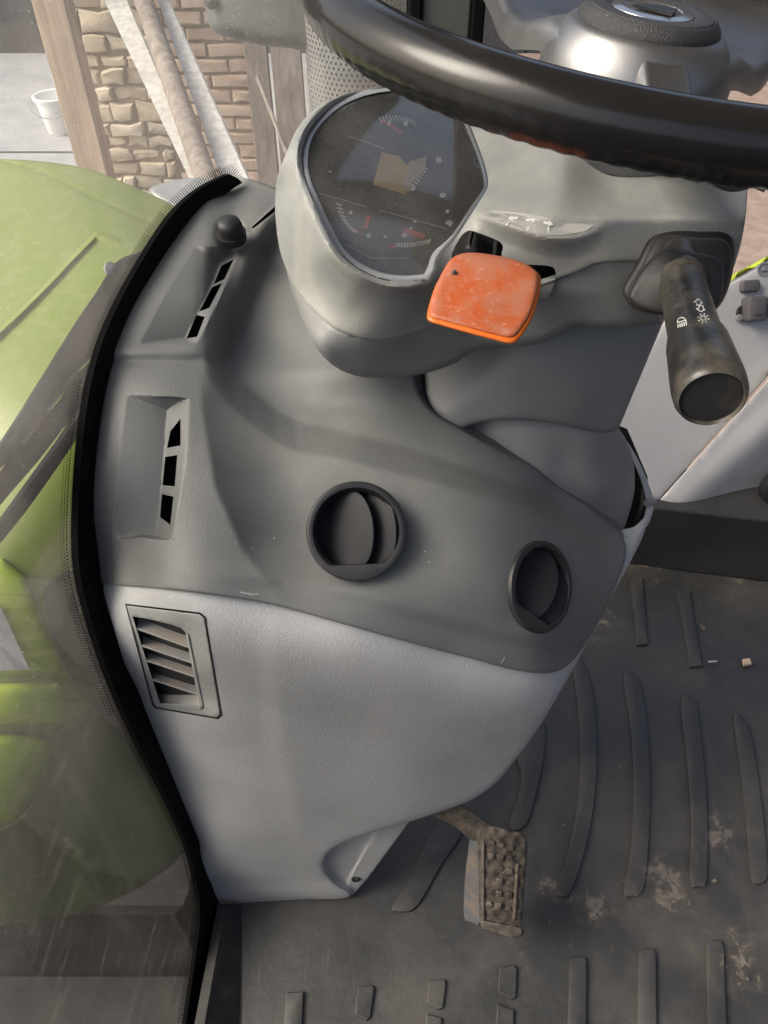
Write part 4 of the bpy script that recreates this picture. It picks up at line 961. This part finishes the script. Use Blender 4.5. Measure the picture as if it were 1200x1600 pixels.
for i in range(8): a = np.array((640, 292))+np.array((22, -32))*i/7; W.append(stroke(a, a+(6, 5), 2))
W += [stroke((568, 356), (572, 350), 3), ell(632, 367, 4.5, 4), ell(642, 357, 2.5, 2), ell(648, 346, 3, 2.4), ell(702, 348, 6, 4), ell(699, 330, 3, 3), ell(692, 305, 5, 4), ell(645, 295, 4, 4), ell(686, 250, 5, 5), ell(548, 332, 3, 3), ell(576, 368, 4, 3.5), ell(602, 370, 2, 2), ell(652, 270, 5, 5), ell(516, 268, 2.5, 1.5), ell(608, 192, 3, 4), ell(634, 193, 3, 4), ell(703, 352, 3, 2)]
Rd += [stroke((596, 188), (628, 207), 4), stroke((552, 356), (565, 367), 3.5), stroke((608, 387), (617, 386), 4)]
decals('white_marks', tree, W, M['white'], ic, .0006, 0); decals('red_marks', tree, Rd, M['red'], ic, .0006, 0)
decals('seam_lines', tree, [stroke(a, b, 1.2) for a, b in (((500, 302), (572, 323)), ((592, 328), (700, 358)), ((545, 212), (600, 232)), ((540, 382), (580, 403)), ((580, 403), (640, 404)))], M['pale'], ic, .0005, 0)
for q in (stroke((577, 337), (570, 357), 6), stroke((630, 358), (664, 369), 6)):
    P = hit(tree, q, .003); MB().add(*prism(P, -LPn/np.linalg.norm(LPn)*.0015)).link('needle', M['red'], ic, smooth=False)
decals('dial_patch', tree, [[(596, 238), (622, 243), (640, 262), (634, 304), (583, 288)]], M['amber'], ic, .0005, 10); decals('dial_patch', tree, [[(640, 252), (668, 244), (664, 266), (644, 284), (640, 300), (628, 296)]], M['tan'], ic, .0007, 10)  # flat amber and tan patches laid on the dial face
o = relief('lens', LENS, lambda p: t_lens(p)-.0015*sstep(pdist(p, LENS), 0, 40), M['lens'], ic, step=8, back=.0006)
relief('lens_bead', LB, lambda p: t_lens(p)-.001-.0018*np.exp(-((pdist(p, LB)-5)/3)**2), M['bead'], ic, step=3, back=.006, holes=[LENS], wall=.004)
# blue-grey flank between lens and cowl is part of the shell; crescent label with its arrows
tu = bvh(us)
CRS = np.vstack([spline([(757, 331), (775, 329), (830, 335), (880, 345), (928, 352)], 5), spline([(915, 361), (880, 367), (845, 366), (805, 357), (775, 345), (760, 337)], 5)])
lb = decals('direction_label', tu, [CRS], M['pale'], sc, .0006, 6)
def arrow(c, d, L, w):
    c = np.array(c, float); d = np.array(d, float); d /= np.linalg.norm(d); n = np.array([-d[1], d[0]])
    return [c-d*L, c-d*L+n*w*.4, c+n*w*.4, c+n*w, c+d*L, c-n*w, c-n*w*.4, c-d*L-n*w*.4][1:]
decals('label_marks', tu, [stroke((791, 352), (797, 346), 2.4), stroke((824, 360), (827, 350), 3), stroke((857, 364), (856, 355), 3), arrow((801, 341), (-1, .1), 8, 5), arrow((857, 349), (1, .25), 8, 5), stroke((822, 344), (835, 343), 3), stroke((828, 350), (836, 344), 2)], M['white'], lb, .0011, 0)
decals('sticker', tu, [ell(914, 423, 4.5, 7.5, 14, .3)], M['pale'], sc, .0006, 0)

# ------------------------------------------------------------------ shuttle lever
sl = thing('shuttle_lever', 'worn orange paddle lever sticking out below the instruments', 'lever', tuple(at([(755, 465)], .46)[0]))
OUT = spline([(702, 408), (716, 399), (740, 396), (783, 402), (818, 412), (838, 424), (845, 436), (842, 463), (832, 497), (812, 529), (797, 537), (770, 531), (743, 524), (690, 509), (672, 503), (667, 492), (677, 455), (690, 428)], 4, True)
pt = Depth([(700, 405, .470), (840, 430, .462), (800, 535, .437), (670, 500, .443), (755, 465, .4515)])
OUTf = np.array(OUT); c2 = OUTf.mean(0); OUTf = c2+(OUTf-c2)*np.array((.962, .945))+(0, -5)
relief('paddle', OUTf, pt, M['orange'], sl, step=5, back=.006, roll=9)
OUT2 = np.array(OUT)
relief('paddle_edge', OUT2, lambda p: pt(p)+.0022, M['orange_edge'], sl, step=5, back=.008, roll=9)
MB().add(*tube([at([(775, 445)], .472)[0], at([(778, 430)], .50)[0], at([(782, 418)], .535)[0]], [.006, .007, .008], 14)).link('stem', M['black'], sl)
o = MB().add(*lathe([(.0016, -.001), (.0018, .001), (0, .003)], at([(709, 426)], pt([(709, 426)])-.0005)[0], (0, -.7, .7), 8)).link('grit', M['mud'], sl)

# ------------------------------------------------------------------ indicator stalk
st = thing('indicator_stalk', 'black indicator stalk with white light symbols in a rubber gaiter', 'stalk', tuple(at([(1065, 420)], .46)[0]))
def gait(k, dx=0, dy=0):
    c = np.array((1060, 425)); P = spline([(1040, 357), (1090, 361), (1128, 362), (1146, 378), (1146, 420), (1130, 470), (1100, 494), (1040, 492), (996, 484), (980, 470), (973, 450), (995, 410), (1015, 372)], 4, True)
    return c+(P-c)*k+(dx, dy)
gt = lambda o: (lambda p: sd(np.atleast_2d(p))*0+Depth([(1000, 450, .476), (1040, 370, .474), (1140, 380, .472), (1120, 470, .474), (1060, 420, .468)])(p)+o)
relief('gaiter_base', gait(1.0), gt(.0), M['black'], st, step=6, back=.03, roll=10)
relief('gaiter_fold', gait(.93, 2, 6), gt(-.012), M['rubber'], st, step=6, back=.012, roll=9)
GA = spline([(1035, 393), (1050, 388), (1085, 393), (1118, 402), (1130, 415), (1130, 440), (1122, 480), (1085, 494), (1040, 492), (1004, 483), (986, 470), (984, 458), (1000, 425), (1020, 402)], 4, True)
gcone = lambda p: gt(-.024)(p)-.004*sstep(75-np.hypot(np.atleast_2d(p)[:, 0]-1062, np.atleast_2d(p)[:, 1]-448), 0, 60)
relief('gaiter_front', GA, gcone, M['black'], st, step=5, back=.014, roll=7)
A, B = at([(1064, 440)], .448)[0], at([(1112, 622)], .366)[0]
ax = (B-A); Ln = np.linalg.norm(ax); ax /= Ln
prof = [(.0128, -.03), (.0130, .0), (.0128, .016), (.0126, .018), (.0128, .022), (.0134, .058), (.0150, .066), (.0156, .070), (.0172, Ln-.016), (.0174, Ln-.010), (.0170, Ln-.003), (.0160, Ln), (.0148, Ln+.0012), (.0142, Ln), (.0138, Ln-.001), (.0, Ln-.001)]
V, Fc = lathe(prof, A, ax, 48); sb = link('stalk', V, Fc, M['stalkm'], st, angle=35)
MB().add(*lathe([(.0137, 0), (.0137, .0004), (0, .0006)], A+ax*(Ln-.0008), ax, 36)).link('end_cap', M['rubber'], st)
MB().add(*lathe([(.0131, 0), (.0140, .001), (.0140, .004), (.0131, .006)], A-ax*.002, ax, 36)).link('collar', M['muddy'], st)
ts = bvh(sb)
sym = []
def outline_arrow(c, up):
    c = np.array(c, float); s = -1 if up else 1
    pts = [(-7, 0), (0, 5*s), (7, 1.5), (3.5, 1), (4, -4*s), (-2, -5*s), (-3, -.5)]
    pts = [c+np.array(q) for q in pts]; return [stroke(pts[i], pts[(i+1) % len(pts)], 1.5) for i in range(len(pts))]
sym += outline_arrow((1091, 472), True)+outline_arrow((1095, 482), False)
sunc = (1099, 497)
rgn = ell(*sunc, 4.2, 3.6, 8); sym += [stroke(rgn[i], rgn[(i+1) % 8], 1.5) for i in range(8)]
for k in range(8): a = k*math.pi/4+.2; sym.append(stroke((sunc[0]+6*math.cos(a), sunc[1]+5*math.sin(a)), (sunc[0]+9.5*math.cos(a), sunc[1]+8*math.sin(a)), 1.6))
b0 = np.array((1065, 503)); arc = [b0+(7*math.cos(a)-0*1, 7*math.sin(a)) for a in np.linspace(math.pi*1.0, math.pi*1.95, 8)]
sym += [stroke(arc[i], arc[i+1], 1.7) for i in range(7)]+[stroke(b0+(-7, 1), b0+(7, -3), 1.7)]
for k in range(5): q = b0+(-6+k*3.2, 3-k*.9); sym.append(stroke(q, q+(.8, 6), 1.8))
decals('symbols', ts, sym, M['icon'], sb, .0005, 0)

# ------------------------------------------------------------------ steering wheel
WC_ = np.array([.17113, .57692, 1.02021]); ta, tb = .10269, -.01334; WR, Wr = .2075, .0173
wn_ = np.array([math.sin(ta)*math.cos(tb), math.sin(tb), math.cos(ta)*math.cos(tb)])
we1 = np.cross((0, 1, 0), wn_); we1 /= np.linalg.norm(we1); we2 = np.cross(wn_, we1)
def wpt(r, a, h): return WC_+r*(math.cos(a)*we1+math.sin(a)*we2)+h*wn_
sw = thing('steering_wheel', 'black rimmed steering wheel with polished metal spokes', 'steering wheel', tuple(WC_))
NU, NV = 972, 32; V = []
for i in range(NU):
    a = 2*math.pi*i/NU
    for k in range(NV):
        b = 2*math.pi*k/NV
        # finger grips moulded under the rim
        r = Wr*(1+.036*max(0, math.cos(b+1.25))**2*(abs(math.cos(a*54))-.6))
        V.append(wpt(WR+r*math.cos(b), a, r*math.sin(b)))
Fc = [(i*NV+k, i*NV+(k+1) % NV, ((i+1) % NU)*NV+(k+1) % NV, ((i+1) % NU)*NV+k) for i in range(NU) for k in range(NV)]
link('rim', V, Fc, M['rim'], sw, angle=80)
# three spokes flaring into the hub
for k, (a0, ws_, flare) in enumerate(((-90, .013, .022), (50, .050, .060), (104, .050, .058))):
    nr, nw = 26, 22; Vt = []
    for side in (0, 1):
        for i in range(nr+1):
            r0_ = .040 if ws_ < .02 else .0; r = r0_+(.2-r0_)*i/nr
            for j in range(nw+1):
                q = -1+2*j/nw; wv = (float(np.interp(r, [.04, .055, .07, .09, .12, .17, .205], [flare*.62, flare*.72, flare*.45+ws_*.5, ws_*1.03, ws_, ws_*1.1, ws_*1.35])) if ws_ < .02 else float(np.interp(r, [0, .06, .10, .15, .2], [flare, flare, flare*.96, ws_, ws_])))*q
                h = np.interp(math.hypot(r, wv*.8), [.04, .055, .07, .09, .12, .16, .2], [-.006, -.008, -.014, -.021, -.022, -.014, -.004])
                edge = 1-max(0, abs(q)-.7)/.3
                h = h-.006*(1-math.sqrt(max(0, 1-(1-edge)**2)))
                if side: h -= .012+.008*math.cos(q*1.5)
                aa = R(a0); x = r*math.cos(aa)-wv*math.sin(aa); y = r*math.sin(aa)+wv*math.cos(aa)
                Vt.append(WC_+x*we1+y*we2+(h-.0016*(k == 1))*wn_)
    g = (nr+1)*(nw+1); Fs = []
    for sd_ in (0, 1):
        for i in range(nr):
            for j in range(nw): b = sd_*g+i*(nw+1)+j; Fs.append((b, b+1, b+nw+2, b+nw+1))
    bd = list(range(nw+1))+[i*(nw+1)+nw for i in range(1, nr+1)]+[nr*(nw+1)+j for j in range(nw-1, -1, -1)]+[i*(nw+1) for i in range(nr-1, 0, -1)]
    Fs += [(bd[i], bd[(i+1) % len(bd)], g+bd[(i+1) % len(bd)], g+bd[i]) for i in range(len(bd))]
    link('spoke', Vt, Fs, M['alu'], sw, angle=60)
MB().add(*lathe([(.060, -.075), (.063, -.055), (.0645, -.038), (.0635, -.026), (.060, -.016), (.0555, -.0085), (.052, -.004), (.050, -.002), (.044, .0002), (0, .0002)], WC_, wn_, 64)).link('hub', M['alu'], sw)
hc = MB().add(*lathe([(.0460, -.002), (.0464, -.0005), (.0455, .0025), (.0430, .0055), (.0422, .0065), (.0405, .0075), (.0398, .0068), (.039, .0078), (.034, .0084), (.0285, .0078), (.027, .0066), (0, .0066)], WC_, wn_, 64)).link('hub_cap', M['hubm'], sw)
MB().add(*lathe([(.0268, .0058), (.026, .0076), (.020, .0082), (.0195, .0076), (0, .0080)], WC_, wn_, 48)).link('badge', M['chrome'], hc)
MB().add(*prism([wpt(.016, R(200), .0086), wpt(.020, R(290), .0086), wpt(.015, R(350), .0086), wpt(.004, R(40), .0086)], wn_*.0015)).link('badge_mark', M['black'], hc)
# second lever behind the wheel
hl = thing('hand_throttle', 'dark metal lever with a pointed end beyond the wheel hub', 'lever', tuple(at([(1150, 10)], .66)[0]))
MB().add(*tube(at([(1100, 6), (1112, 9), (1122, 10), (1240, 20)], [.68, .675, .672, .66]), [.001, .007, .0085, .0085], 16)).link('rod', M['steel'], hl)
MB().add(*prism(at([(1118, 22), (1240, 34), (1240, 60), (1135, 40)], .69), (0, .02, -.01), bev=.002)).link('bracket', M['side'], hl)

# ------------------------------------------------------------------ clutch pedal
cpd = thing('clutch_pedal', 'mud caked clutch pedal below the console', 'pedal', tuple(on_z([(770, 1440)], 0)[0]))
padt = Depth([(755, 1310, .885), (822, 1312, .885), (752, 1440, .955), (815, 1455, .955), (730, 1300, .91), (728, 1440, .975)])
PADo = spline([(742, 1296), (768, 1290), (800, 1298), (820, 1306), (824, 1330), (820, 1380), (816, 1440), (818, 1460), (800, 1466), (765, 1456), (750, 1444), (748, 1380), (746, 1320)], 3, True)
relief('pad', PADo, lambda p: padt(p)+.002*np.sin(np.atleast_2d(p)[:, 1]*.19)*np.sin(np.atleast_2d(p)[:, 0]*.3), M['muddy'], cpd, step=4, back=.025, roll=6)
sideo = spline([(735, 1308), (748, 1300), (752, 1340), (752, 1400), (752, 1444), (735, 1440), (725, 1432), (726, 1380), (730, 1340)], 3, True)
relief('pad_side', sideo, lambda p: padt(p)+.004+(752-np.atleast_2d(p)[:, 0])*.0010, plain('grey worn steel', (.075, .078, .09), .6, bump=(120, .002), dust=((.16, .115, .08), 50, .45, .65, .8)), cpd, step=4, back=.02, roll=3)
for q in ([(752, 1312), (757, 1310), (757, 1440), (751, 1440)], [(806, 1350), (811, 1350), (806, 1438), (801, 1438)], [(752, 1438), (815, 1450), (817, 1462), (800, 1466), (752, 1450)]):
    relief('pad_lip', q, lambda p: padt(p)-.004, M['mud'] if q[0][0] > 800 else M['tread'], cpd, step=5, back=.006, roll=2)
for i in range(6):
    for j in range(3):
        cx_ = 768+j*15+i*-.8; cy_ = 1318+i*19+j*3+random.uniform(-1.5, 1.5)
        if (i in (2, 3) and j == 0): continue
        q = np.array([(-4.8, -5), (5, -4.2), (4.6, 5), (-5, 4.4)])*random.uniform(.75, 1.05)+(cx_, cy_)
        relief('tread_block', q, lambda p: padt(p)-.0035, M['tread'] if random.random() < .6 else M['muddy'], cpd, step=6, back=.006, roll=1.5)
ARM = spline([(676, 1262), (700, 1255), (730, 1262), (760, 1284), (790, 1296), (786, 1308), (750, 1312), (736, 1312), (712, 1292), (690, 1280)], 4, True)
relief('arm', ARM, Depth([(690, 1265, .88), (720, 1275, .885), (760, 1295, .89), (785, 1303, .892), (740, 1310, .90)]), M['muddy'], cpd, step=4, back=.02, roll=7)
MB().add(*tube(at([(700, 1266), (650, 1225), (600, 1150)], [.90, .92, .92]), [.014, .016, .018], 12)).link('pivot_arm', M['muddy'], cpd)

# ------------------------------------------------------------------ cab roof: it shades the cab from above
rf = thing('cab_roof', 'grey lined cab roof above the steering wheel', 'roof', (.6, .55, 1.6))
MB().add(*prism([(-.20, -.15, 1.62), (1.6, -.15, 1.62), (1.6, 1.30, 1.62), (-.20, 1.30, 1.62)], (0, 0, .1), bev=.01)).link('liner', M['liner'], rf, smooth=False)
